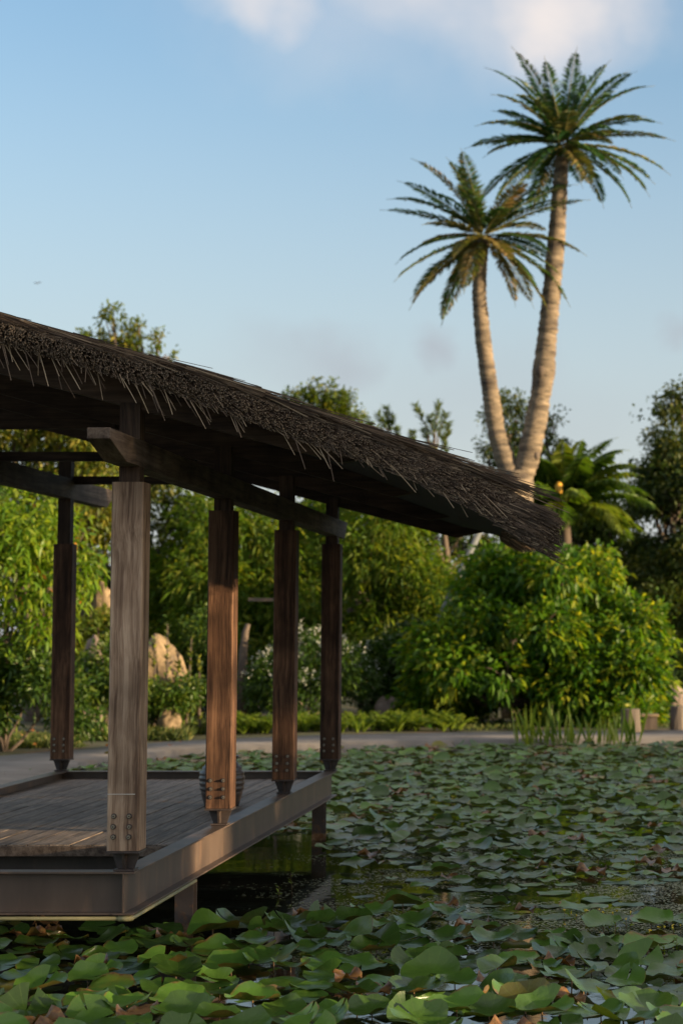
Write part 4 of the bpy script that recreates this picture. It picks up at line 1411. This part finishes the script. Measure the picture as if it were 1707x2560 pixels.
# pole, rail, trunks
b = MB(); b.tube([world_point(1205, 1315, 44.6), world_point(1080, 1585, 44.6), world_point(1010, 1735, 44.6)], 0.07, 10)
o = b.build('leaning_pole', M['pole'], None, smooth=True); tag(o, 'slim grey pole leaning diagonally behind the broad shrub', 'pole')
b = MB(); pr0, pr1 = world_point(622, 1499, 43.5), world_point(700, 1499, 43.5)
b.box(pr0.x, pr1.x, 43.45, 43.55, pr0.z - 0.035, pr0.z + 0.035)
b.box(pr1.x - 0.1, pr1.x - 0.04, 43.56, 43.62, 0.05, pr0.z + 0.03)
o = b.build('wooden_rail', M['bark'], None); tag(o, 'short grey wooden rail in the bamboo behind the third post', 'rail')


def bare_trunk(label, pts, Y, r0, r1, mat, seed):
    b = MB(); rg = np.random.default_rng(seed)
    P = [world_point(u, v, Y) for u, v in pts]; P[0].z = 0.0
    b.tube(P, list(np.linspace(r0, r1, len(P))), 9, wob=0.06)
    o = b.build('bare_trunk', mat, None, smooth=True); tag(o, label, 'trunk')


bare_trunk('grey dead trunk with a broken top seen right behind the second post', [(604, 1800), (606, 1700), (608, 1620), (614, 1580), (620, 1560)], 41.8, 0.12, 0.05, M['bark'], 1)
bare_trunk('slender brown trunk behind the thatch tail, left of the leaning pole', [(1128, 1800), (1124, 1500), (1118, 1400), (1105, 1300)], 48.5, 0.1, 0.07, M['bark'], 2)
bare_trunk('reddish trunk rising behind the corner post among the left trees', [(225, 1800), (215, 1450), (200, 1300), (190, 1200)], 47.5, 0.14, 0.1, M['bark'], 3)
bare_trunk('thin brown stem leaning at the left edge above the grass', [(16, 1850), (8, 1810), (0, 1780), (-12, 1720)], 33.4, 0.035, 0.025, M['bark'], 4)

# spiny upright succulents before the boulder
def spire(label, u, v0, Y, seed, group):
    rng = np.random.default_rng(seed)
    b0 = Vector(base_at(u, Y)); tip = world_point(u + rng.uniform(-6, 14), v0, Y)
    P, D = [], []
    for k in range(60):
        f = rng.random(); P.append(tuple(b0.lerp(tip, f))); a = rng.uniform(0, 2 * PI)
        D.append((math.cos(a), math.sin(a), 1.1))
    V, F, T = leaf_arrays(np.array(P), np.array(D), np.full(60, 0.13), np.full(60, 0.06), np.zeros(60), rng, rng.uniform(0.0, 1.0, 60))
    t = thing('spire_plant', label, 'plant', b0, group)
    bb = MB(); bb.tube([b0, b0.lerp(tip, .5), tip], [0.03, 0.025, 0.008], 6); bb.build('stem', M['bark'], t)
    link(bpy.data.objects.new('foliage', np_mesh('foliage', V, F, M['succulent'], T, tuple(b0))), t, b0)


LBL_SP = ['tallest upright spiky plant before the tan boulder', 'spiky plant touching the right side of the corner post', 'short spiky plant at the foot of the tan boulder', 'yellow-lit spiky stem right of the tan boulder', 'spiky stem leaning towards the second post']
for i, (u, v) in enumerate([(418, 1560), (388, 1600), (440, 1660), (466, 1590), (500, 1640)]):
    spire(LBL_SP[i], u, v, 38.8 + 0.2 * i, 90 + i, 'spiky plants before the boulder')


# blade plants at the pond edge
def blades(label, u, n, seed, Y=36.3, h=0.75, group='blade plants at the far pond edge'):
    rng = np.random.default_rng(seed)
    b0 = Vector(base_at(u, Y, 0.0))
    pos = np.array([tuple(b0)] * n) + rng.normal(0, 0.14, (n, 3)) * np.array([1, 0.7, 0])
    d = rng.normal(0, 0.2, (n, 3)) + np.array([0, 0, 1.0])
    V, F, T = leaf_arrays(pos, d, h * rng.uniform(0.45, 1.15, n), np.full(n, 0.05), np.full(n, 0.08), rng, rng.uniform(0.1, 1.0, n), 2)
    o = bpy.data.objects.new('blade_plant', np_mesh('blade_plant', V, F, M['blade'], T, tuple(b0))); link(o, None, b0)
    tag(o, label, 'water plant', group)


WORD = ['leftmost', 'second from the left', 'third from the left', 'fourth from the left', 'fifth from the left', 'sixth from the left', 'rightmost']
for i, (u, n, h) in enumerate([(1322, 16, 0.85), (1352, 18, 0.9), (1392, 14, 0.8), (1432, 14, 0.65), (1480, 12, 0.6), (1535, 14, 0.6), (1570, 12, 0.95)]):
    blades('clump of upright green blades at the far pond edge, %s of seven' % WORD[i], u, n, 100 + i, 35.7 + 0.1 * (i % 3) - (0.4 if i == 6 else 0), h)

# bird
bp = world_point(94, 708, 70)
b = MB()
b.add([bp + Vector(q) for q in ((-0.10, 0, 0), (0.0, -0.03, 0.02), (0.10, 0, -0.01), (0.0, 0.03, 0.02), (0.0, 0, -0.04))], [(0, 1, 3), (1, 2, 3), (0, 4, 1), (1, 4, 2), (2, 4, 3), (3, 4, 0)])
b.add([bp + Vector(q) for q in ((-0.03, 0, 0.01), (0.05, 0, 0.01), (0.08, -0.16, 0.05), (0.02, -0.26, 0.0), (0.08, 0.16, 0.05), (0.02, 0.26, 0.0), (0.03, -0.12, 0.07), (0.03, 0.12, 0.07))], [(0, 1, 2), (0, 2, 3), (0, 3, 6), (0, 5, 4), (0, 4, 1), (0, 7, 5), (0, 6, 1), (1, 7, 0)])
o = b.build('flying_bird', M['bird'], None, bp); tag(o, 'tiny dark bird flying in the open sky above the left end of the thatch', 'bird')
o.rotation_euler = (0, 0, 1.2); o.scale = (0.7, 0.7, 0.7)

# far wood closing the view
rng = np.random.default_rng(77)
blobs = []
for k in range(120):
    x = rng.uniform(-40, 22); y = rng.uniform(66, 84)
    hgt = 3.6 if x > -6 else 5.0
    z = rng.uniform(0.6, hgt)
    blobs.append(((x, y, z), (1.5, 1.5, 1.1)))
fw = crown('far_wood', M['dark_leaf'], blobs, 5200, 7, 0.5, 0.28, rng, None, twig=0.6, tb=(0.1, 0.8))
tag(fw, 'mass of dark distant trees closing the view behind the garden', 'wood', kind='stuff')

# mid trees filling behind the pavilion at left
blobs = blob_field(60, 520, 1080, 1500, 49, 22, 0.75, 27, 1.5)
tree('mid_tree', 'shaded tree with sky gaps behind the corner post', 'tree', base_at(260, 49), M['dark_leaf'], M['bark_grey'], blobs, 900, 9, 0.2, 0.08, 43, 0.16, nlimb=16, tb=(0.2, 1.0), shell=0.2)
blobs = blob_field(760, 1200, 1180, 1420, 53, 20, 0.7, 28, 1.5)
tree('mid_tree', 'shaded tree under the thatch tail left of the palm trunk', 'tree', base_at(980, 53), M['dark_leaf'], M['bark'], blobs, 900, 9, 0.2, 0.08, 44, 0.16, nlimb=14, tb=(0.1, 0.8), shell=0.2)
blobs = blob_field(-160, 290, 900, 1400, 44, 30, 0.7, 29, 1.5) + [B(u_, v_, 44 + 0.5 * (k_ % 3), 0.8) for k_, (u_, v_) in enumerate(((40, 1070), (130, 1080), (210, 1080), (-40, 1080), (90, 1150), (180, 1160), (260, 1140), (0, 1180), (240, 1220), (120, 1230)))]
tree('mid_tree', 'bright green tree seen under the roof above the left tie beams', 'tree', base_at(80, 44), M['clump_leaf'], M['bark'], blobs, 2300, 10, 0.18, 0.07, 45, 0.16, nlimb=14, tb=(0.3, 1.0), shell=0.2)

blobs = blob_field(1330, 1680, 1250, 1560, 57, 24, 0.75, 26, 1.5) + [B(1430, 1380, 57, 0.8), B(1520, 1400, 57, 0.8), B(1580, 1420, 57, 0.7)]
tree('mid_tree', 'shaded tree filling in below the young palm behind the broad shrub', 'tree', base_at(1500, 57), M['clump_leaf'], M['bark'], blobs, 1500, 9, 0.2, 0.08, 46, 0.16, nlimb=14, tb=(0.1, 0.7), shell=0.2)

# ------------------------------------------------------------------ lily pads
PAD_PH = {}


def pad_arrays(kind, seed, nseg=26, rings=(0.0, 0.3, 0.58, 0.82, 1.0)):
    """unit-radius lily leaf with a slit; returns verts, tris/quads as tris, rim values"""
    rg = random.Random(seed)
    ph = [rg.uniform(0, 6.28) for _ in range(8)]
    slit = rg.uniform(0.05, 0.16)
    th0 = 0.0
    ang = [th0 + slit + (2 * PI - 2 * slit) * j / (nseg - 1) for j in range(nseg)]
    V, rim = [], []
    for r in rings:
        for j, th in enumerate(ang):
            w1 = math.sin(3 * th + ph[0]); w2 = math.sin(5 * th + ph[1]); w3 = math.sin(9 * th + ph[2])
            rr = r * (1 + 0.035 * w1 + 0.02 * w2 + (0.03 * w3 if kind == 'dry' else 0.008 * w3))
            x, y = rr * math.cos(th), rr * math.sin(th)
            edge = r ** 4
            z = 0.02 * r * r * w1
            if kind == 'flat':
                z += 0.035 * edge * (w2 + 0.6 * w1)
            elif kind == 'wavy':
                z += 0.13 * r ** 3 * (0.7 + 0.55 * w1 + 0.4 * w2) + 0.03 * edge * w3
            elif kind == 'cup':
                z += 0.36 * r ** 2.2 * (0.75 + 0.35 * math.sin(2 * th + ph[3])) + 0.08 * edge * w2 + 0.03 * edge * w3
            elif kind == 'fold':
                z += 0.62 * abs(y) ** 1.15 * (0.85 + 0.15 * w1) - 0.12 * x * x
                y *= 0.82
            elif kind == 'scoop':      # one half stands up
                s = max(0.0, math.cos(th - ph[4]))
                z += 0.72 * r ** 1.6 * s ** 1.4 + 0.05 * edge * w2
                x -= 0.25 * r * r * s * math.cos(ph[4]); y -= 0.25 * r * r * s * math.sin(ph[4])
            elif kind == 'roll':       # part of the rim rolled inwards
                s = max(0.0, math.cos(th - ph[4]))
                t = max(0.0, r - 0.5) / 0.5 * s
                a = t * 3.3
                z += 0.17 * (1 - math.cos(a)) + 0.05 * edge * w2
                k = (0.5 + 0.17 * math.sin(a) / max(s, 0.3)) if r > 0.5 and s > 0.05 else r
                f = (k / r) if r > 0.5 and s > 0.05 else 1
                f = f * s + (1 - s)
                x *= f; y *= f
            elif kind == 'dry':
                z += 0.3 * r * r * (0.5 + 0.5 * w1) + 0.16 * r ** 3 * w2 + 0.07 * edge * w3
                c = 1 - 0.22 * r * r * (1 + w2) * 0.5
                x *= c; y *= c * 0.85
            V.append((x, y, z)); rim.append(r)
    F = []
    for i in range(len(rings) - 1):
        for j in range(nseg - 1):
            a = i * nseg + j
            if i == 0: F.append((a, a + nseg, a + nseg + 1))
            else: F += [(a, a + nseg, a + nseg + 1), (a, a + nseg + 1, a + 1)]
    PAD_PH[kind, seed // 50] = ph[4]
    return np.array(V), np.array(F), np.array(rim), np.array(ang * len(rings))


KINDS = ['flat', 'wavy', 'cup', 'fold', 'scoop', 'roll', 'dry']
NVAR = 4
PAD_MESH, PAD_LOW = {}, {}
for k in KINDS:
    for v in range(NVAR):
        PAD_LOW[k, v] = pad_arrays(k, 50 * v + KINDS.index(k), 13, (0.0, 0.45, 0.8, 1.0))
        Vp, Fp, Rp, Ap = pad_arrays(k, 50 * v + KINDS.index(k))
        for mn in ('pad', 'pad_yellow', 'pad_dry'):
            PAD_MESH[k, v, mn] = np_mesh('lily_pad', Vp, Fp, M[mn], None, (0, 0, 0), {'rim': Rp, 'turn': Ap}, smooth=True)


def in_ellipse(x, y, cx, cy, a, b, rot=0.0):
    dx, dy = x - cx, y - cy
    c, s = math.cos(rot), math.sin(rot)
    return ((dx * c + dy * s) / a) ** 2 + ((-dx * s + dy * c) / b) ** 2


def open_water(x, y):
    """0 = full of pads, 1 = no pads"""
    if -5.8 < x < -2.78 and 14.25 < y < 20.7: return 1.0
    e = min(in_ellipse(x, y, -2.6, 16.4, 1.0, 2.3), in_ellipse(x, y, 0.2, 14.2, 1.05, 1.05), 0.35 + in_ellipse(x, y, -1.3, 15.6, 0.8, 0.6), 0.35 + in_ellipse(x, y, 0.1, 15.8, 1.3, 0.9))
    if x < -2.2 and 14.0 < y < 17.4: return 1.0
    return 0.97 if e < 0.9 else (0.55 if e < 1.2 else 0.0)


R2 = random.Random(23)
cells = {}
PADS = []


def try_pad(x, y, r, kind, gap):
    ci, cj = int(x // 0.4), int(y // 0.4)
    for i in range(ci - 1, ci + 2):
        for j in range(cj - 1, cj + 2):
            for (qx, qy, qr) in cells.get((i, j), ()):
                if (qx - x) ** 2 + (qy - y) ** 2 < (gap * (r + qr)) ** 2: return False
    cells.setdefault((ci, cj), []).append((x, y, r))
    return True


POND_IN = lambda x, y: float(pond_sd(np.array([x]), np.array([y]))[0]) < -0.25
for (ya, yb, tries) in ((8.6, 14.2, 5200), (14.2, 17.6, 3000), (17.6, 24.0, 6500), (24.0, 37.0, 13500)):
    for _ in range(tries):
        y = R2.uniform(ya, yb)
        xl = max(-9.4, -0.317 * y - 0.9); xr_ = 0.036 * y + 1.3
        x = R2.uniform(xl, xr_)
        if R2.random() < open_water(x, y): continue
        if abs(x - XR) < 0.14 and min(abs(y - 13.8), abs(y - 19.95)) < 0.14: continue
        nearb = y < 14.2
        r = R2.uniform(0.105, 0.18) if nearb else R2.uniform(0.09, 0.16)
        if not try_pad(x, y, r, None, 0.74 if nearb else 0.86): continue
        if y > 32 and not POND_IN(x, y): continue
        q = R2.random()
        if nearb:
            kind = 'wavy' if q < .28 else 'cup' if q < .64 else 'scoop' if q < .72 else 'fold' if q < .74 else 'roll' if q < .82 else 'flat' if q < .95 else 'dry'
        elif open_water(x, y) > 0:
            kind = 'flat' if q < .6 else 'wavy' if q < .9 else 'dry'
        else:
            kind = 'wavy' if q < .40 else 'cup' if q < .66 else 'scoop' if q < .71 else 'flat' if q < .87 else 'fold' if q < .9 else 'roll' if q < .96 else 'dry'
        under = x < XR and 11.9 < y < 14.4
        if under and kind in ('scoop', 'fold', 'cup'): kind = 'wavy'
        mn = 'pad_dry' if kind == 'dry' else ('pad_yellow' if R2.random() < (0.13 if kind == 'roll' else 0.03) else 'pad')
        lift = {'flat': 0.004, 'wavy': 0.012, 'cup': 0.03, 'scoop': 0.02, 'fold': 0.035, 'roll': 0.012, 'dry': 0.01}[kind] + R2.uniform(0, 0.035 if nearb else 0.02)
        if kind == 'flat': lift = 0.004 + R2.uniform(0, 0.006)
        tilt = 0.0 if kind == 'flat' else R2.uniform(0, 0.17)
        if kind == 'flat' and nearb: tilt = R2.uniform(0, 0.12)
        rz = R2.uniform(0, 2 * PI)
        # leaves lean mostly away from or towards the viewer
        ax = Vector((R2.gauss(1, .5), R2.gauss(0, .5), 0)).normalized()
        var = R2.randrange(NVAR)
        if kind == 'scoop':
            rz = PI / 2 - PAD_PH[kind, var] + R2.gauss(0, 0.9)
        if nearb and kind in ('wavy', 'cup', 'roll'): tilt = R2.uniform(0.02, 0.32)
        rot = Quaternion(ax, tilt if R2.random() < 0.85 else -0.6 * tilt) @ Quaternion((0, 0, 1), rz)
        lift += math.sin(tilt) * r * 0.55
        PADS.append([x, y, lift, r, kind, var, mn, rot, R2.random()])


def screen_size(p):
    u, v = image_point((p[0], p[1], p[2]))
    if not (-20 < u < 1727 and v < 2580): return 0
    if -3.0 > p[0] and 14.2 < p[1] < 22: return 0
    tall = {'flat': 0.25, 'wavy': 0.5, 'cup': 0.7, 'scoop': 1.0, 'fold': 0.9, 'roll': 0.5, 'dry': 0.6}[p[4]]
    return (p[3] / p[1]) ** 2 * (tall + 0.2)


PADS.sort(key=screen_size, reverse=True)
TOP = [p for p in PADS[:300] if screen_size(p) > 0]
REST = PADS[len(TOP):]

# labels: look, then the stretch of water, then the order from the left
LOOK = {'flat': 'flat % lily pad', 'wavy': 'wavy-rimmed % lily pad', 'cup': 'cupped % lily pad', 'scoop': 'upturned % lily pad', 'fold': 'folded % lily pad', 'roll': 'rolled-edge % lily pad', 'dry': 'shrivelled brown lily leaf'}
COLR = {'pad': 'green', 'pad_yellow': 'yellowing', 'pad_dry': ''}
ORD = ['first', 'second', 'third', 'fourth', 'fifth', 'sixth', 'seventh', 'eighth', 'ninth', 'tenth', 'eleventh', 'twelfth', 'thirteenth', 'fourteenth', 'fifteenth', 'sixteenth', 'seventeenth', 'eighteenth', 'nineteenth', 'twentieth', 'twenty-first', 'twenty-second', 'twenty-third', 'twenty-fourth']


def zone(p):
    u, v = image_point((p[0], p[1], p[2]))
    if p[0] < XR + 0.1 and 11.8 < p[1] < 14.4: return 'under the deck frame'
    if v > 2470: return 'at the bottom edge'
    if v > 2390: return 'just above the bottom edge'
    if v > 2300: return 'in the front pad bed'
    if v > 2200: return 'by the open water'
    return 'beyond the open water on the left' if u < 1150 else 'beyond the open water on the right'


groups = {}
for p in TOP:
    size = 'large' if p[3] > 0.13 else 'small'
    c = COLR[p[6]]
    key = (' '.join([size, LOOK[p[4]].replace('%', c)]).replace('  ', ' '), zone(p))
    groups.setdefault(key, []).append(p)
stalk = MB(); stalk.tube([(0, 0, 0), (0.02, 0.01, -0.5), (0.05, 0.03, -1.0)], [0.028, 0.026, 0.026], 6)
stalk_mesh = stalk.mesh('stalk', M['stem'], smooth=True)
pi_ = 0
for (look, zn), ps in groups.items():
    ps.sort(key=lambda p: image_point(p)[0])
    for i, p in enumerate(ps):
        o = bpy.data.objects.new('lily_pad', PAD_MESH[p[4], p[5], p[6]])
        o.location = (p[0], p[1], p[2]); o.scale = (p[3], p[3], p[3])
        o.rotation_mode = 'QUATERNION'; o.rotation_quaternion = p[7]
        COL.objects.link(o)
        if len(ps) == 1: lb = '%s %s' % (look, zn)
        elif i < len(ORD): lb = '%s %s, %s from the left' % (look, zn, ORD[i])
        else: lb = '%s %s, among the rightmost' % (look, zn)
        tag(o, lb, 'lily pad', 'lily pads on the pond')
        if p[4] in ('cup', 'scoop', 'fold') and p[2] > 0.045:
            s = bpy.data.objects.new('stalk', stalk_mesh)
            s.parent = o
            s.rotation_mode = 'QUATERNION'; s.rotation_quaternion = p[7].inverted()
            COL.objects.link(s)

Vs, Fs, Rs, As, Ts, Ms, off = [], [], [], [], [], [], 0
MI = {'pad': 0, 'pad_yellow': 1, 'pad_dry': 2}
for p in REST:
    V, F, R, A_ = PAD_LOW[p[4], p[5]]
    m = np.array(p[7].to_matrix()) * p[3]
    Vs.append(V @ m.T + np.array([p[0], p[1], p[2]])); Fs.append(F + off); Rs.append(R); As.append(A_); off += len(V)
    Ts.append(np.full(len(F), p[8])); Ms.append(np.full(len(F), MI[p[6]], dtype=np.int32))
me = np_mesh('lily_pad_carpet', np.concatenate(Vs), np.concatenate(Fs), [M['pad'], M['pad_yellow'], M['pad_dry']], np.concatenate(Ts), (0, 0, 0), {'rim': np.concatenate(Rs), 'turn': np.concatenate(As)}, smooth=True)
me.polygons.foreach_set('material_index', np.concatenate(Ms)); me.update()
lc = bpy.data.objects.new('lily_pad_carpet', me); link(lc)
tag(lc, 'carpet of smaller lily pads covering the rest of the pond', 'lily pads', kind='stuff')

# ---- duckweed film on the open water, paled to pass for reflected sky
rng = np.random.default_rng(12)
n = 60000
y = rng.uniform(12.5, 19.5, n); x = rng.uniform(-3.2, 1.2, n)
f = np.sin(x * 2.7 + 1.1 * np.sin(y * 1.7)) + np.sin(y * 3.1 + 1.3 * np.sin(x * 1.9 + 1)) + 0.9 * np.sin(x * 7.1 + y * 5.3) + 0.8 * np.sin(y * 9.0 - x * 4.0)
dens = np.clip(0.35 + 0.33 * f, 0, 1) * np.clip(1.2 - ((x - 0.2) / 2.6) ** 2 * 0.7, 0, 1)
dens = np.maximum(dens, 0.9 * (((x - 0.1) / 1.1) ** 2 + ((y - 14.3) / 0.9) ** 2 < 1 + 0.3 * f))
dens *= np.where((x < -2.2) & (y < 14.9), 0.05, 1.0)
ok = rng.random(n) < dens
x, y = x[ok], y[ok]; n = len(x)
r = rng.uniform(0.006, 0.015, n); a = rng.uniform(0, 2 * PI, n)
ang = a[:, None] + np.arange(4) * PI / 2
V = np.stack([x[:, None] + np.cos(ang) * r[:, None], y[:, None] + np.sin(ang) * r[:, None], np.repeat((0.002 + 0.003 * rng.random(n))[:, None], 4, 1)], 2).reshape(-1, 3)
F = np.arange(n * 4).reshape(n, 4)
dk = bpy.data.objects.new('duckweed', np_mesh('duckweed', V, F, M['duckweed'], rng.random(n))); link(dk)
tag(dk, 'thin film of duckweed drifting on the open water', 'duckweed', kind='stuff')


# ---- small water weeds with yellow flowers, a lily bud
def weed(label, u, v, n, seed, flowers=True, h=0.10):
    rng = np.random.default_rng(seed)
    x, y = (u - PX0) / FPX * (HC * FPX / (v - HOR)), HC * FPX / (v - HOR)
    t = thing('water_weed', label, 'water weed', (x, y, 0.0), 'small weeds on the open water')
    b = MB(); P, D = [], []; fl = []
    for k in range(n):
        p0 = Vector((x + rng.normal(0, .10), y + rng.normal(0, .16), -0.02)); p1 = p0 + Vector((rng.normal(0, .012), rng.normal(0, .012), h * rng.uniform(.6, 1.3)))
        b.tube([p0, p1], [0.0022, 0.0015], 4)
        fl.append(p1)
        for q in range(2 if flowers else 9):
            P.append(tuple(p0.lerp(p1, rng.uniform(.3, 1)))); D.append((rng.normal(0, 1), rng.normal(0, 1), 0.7))
    b.build('stalk', M['stem'], t)
    m = len(P)
    V, F, T = leaf_arrays(np.array(P), np.array(D), np.full(m, 0.035), np.full(m, 0.012), np.zeros(m), rng, rng.random(m))
    link(bpy.data.objects.new('foliage', np_mesh('foliage', V, F, M['blade'], T, (x, y, 0))), t, (x, y, 0))
    if flowers:
        P = np.repeat(np.array([tuple(p) for p in fl]), 5, 0); m = len(P)
        V, F, T = leaf_arrays(P, rng.normal(0, 1, (m, 3)), np.full(m, 0.013), np.full(m, 0.012), np.zeros(m), rng, rng.random(m))
        o = bpy.data.objects.new('blossom', np_mesh('blossom', V, F, M['yellow'], None, (x, y, 0))); link(o, t, (x, y, 0))


weed('tuft of thin stalks with tiny yellow flowers, the leftmost such tuft on the open water', 1465, 2300, 12, 1)
weed('tuft with tiny yellow flowers on the open water near the right edge', 1672, 2335, 11, 2)
weed('sparse tuft with a few yellow flowers between the other two flowering tufts', 1545, 2310, 6, 3)
weed('leafy weed sprig standing before the right flowering tuft', 1592, 2345, 2, 4, False, 0.13)
weed('lone thin leafy weed sprig rising from open water beside the deck reflection', 742, 2225, 2, 5, False, 0.16)
weed('small leafy sprig at the left of the right-hand open water', 1485, 2322, 2, 6, False, 0.07)
weed('dry weed sprig on the open water at the far right', 1690, 2380, 2, 7, False, 0.16)
weed('row of yellow flowers among the pads beyond the open water', 1130, 2003, 20, 8, True, 0.08)

bx_, by_ = (1652 - PX0) / FPX * 11.0, 11.0
tb_ = thing('lily_bud', 'single green lily bud on a straight stalk at the bottom right', 'bud', (bx_, by_, 0))
tip = world_point(1640, 2500, 11.0)
b = MB(); b.tube([(bx_, by_, -0.05), (bx_ - 0.005, by_, tip.z * 0.6), (tip.x, by_, tip.z - 0.05)], [0.005, 0.0045, 0.005], 8)
b.build('stalk', M['bud'], tb_, smooth=True)
b = MB(); b.lathe([(0.004, -0.055), (0.014, -0.045), (0.018, -0.028), (0.014, -0.008), (0.006, 0.006), (0.001, 0.014)], (tip.x, by_, tip.z), 10)
b.build('bud_head', M['bud'], tb_, smooth=True)

# ------------------------------------------------------------------ shade trees on the right bank (out of frame)
def sun_window(p):
    """thin the leaves where the photograph shows sun reaching the pavilion and pads"""
    t = (12.0 - p[:, 0]) / SUN.x
    yy = p[:, 1] + SUN.y * t; zz = p[:, 2] + SUN.z * t
    r = np.random.default_rng(4).random(len(p))
    k = np.ones(len(p), bool)
    for (y0, y1, z0, z1, frac) in SUN_GAPS:
        k &= ~((yy > y0) & (yy < y1) & (zz > z0) & (zz < z1) & (r < frac))
    return k


SHADE_LBL = ['leafy shade tree on the right bank outside the frame, %s from the camera' % w_ for w_ in ('nearest', 'second', 'third', 'fourth', 'fifth', 'sixth', 'seventh', 'farthest')]
SUN_GAPS = [(9.0, 10.5, 2.0, 4.9, 0.96), (8.7, 10.4, 2.1, 3.4, 1.0), (7.9, 8.7, 1.95, 3.4, 0.4), (5.6, 8.3, 0.5, 2.45, 0.86), (12.0, 13.0, 2.4, 3.5, 0.85)]
for i, (x, y, r, h, z) in enumerate([(12.5, 3.5, 3.0, 3.8, 3.6), (12.8, 7.6, 2.6, 3.9, 3.6), (12.4, 11.4, 2.6, 3.9, 3.6), (12.9, 15.2, 2.7, 3.7, 3.4), (12.6, 19.0, 2.6, 2.7, 2.3), (12.4, 22.4, 2.8, 2.2, 1.6), (12.5, 26.4, 2.6, 1.7, 1.25), (12.5, 30.0, 2.3, 1.5, 1.1)]):
    rng = np.random.default_rng(200 + i)
    x, y, z = x + 14.0, y - 4.55, z + 1.8                     # far back on the bank, along the sun's direction
    bl = [((x, y, z), (1.6, r, h))]
    t = thing('shade_tree', SHADE_LBL[i], 'tree', (x, y, 0.1), 'shade trees along the right bank')
    bb = MB(); limb(bb, (x, y, -0.2), (x, y, z + h * 0.6), 0.2, 0.05, rng, 6); bb.build('trunk', M['bark'], t, smooth=True)
    crown('crown', M['hedge'], bl, int(420 * r * h / 4), 9, 0.34, 0.17, rng, t, twig=0.4, shell=0.05, keep=sun_window)
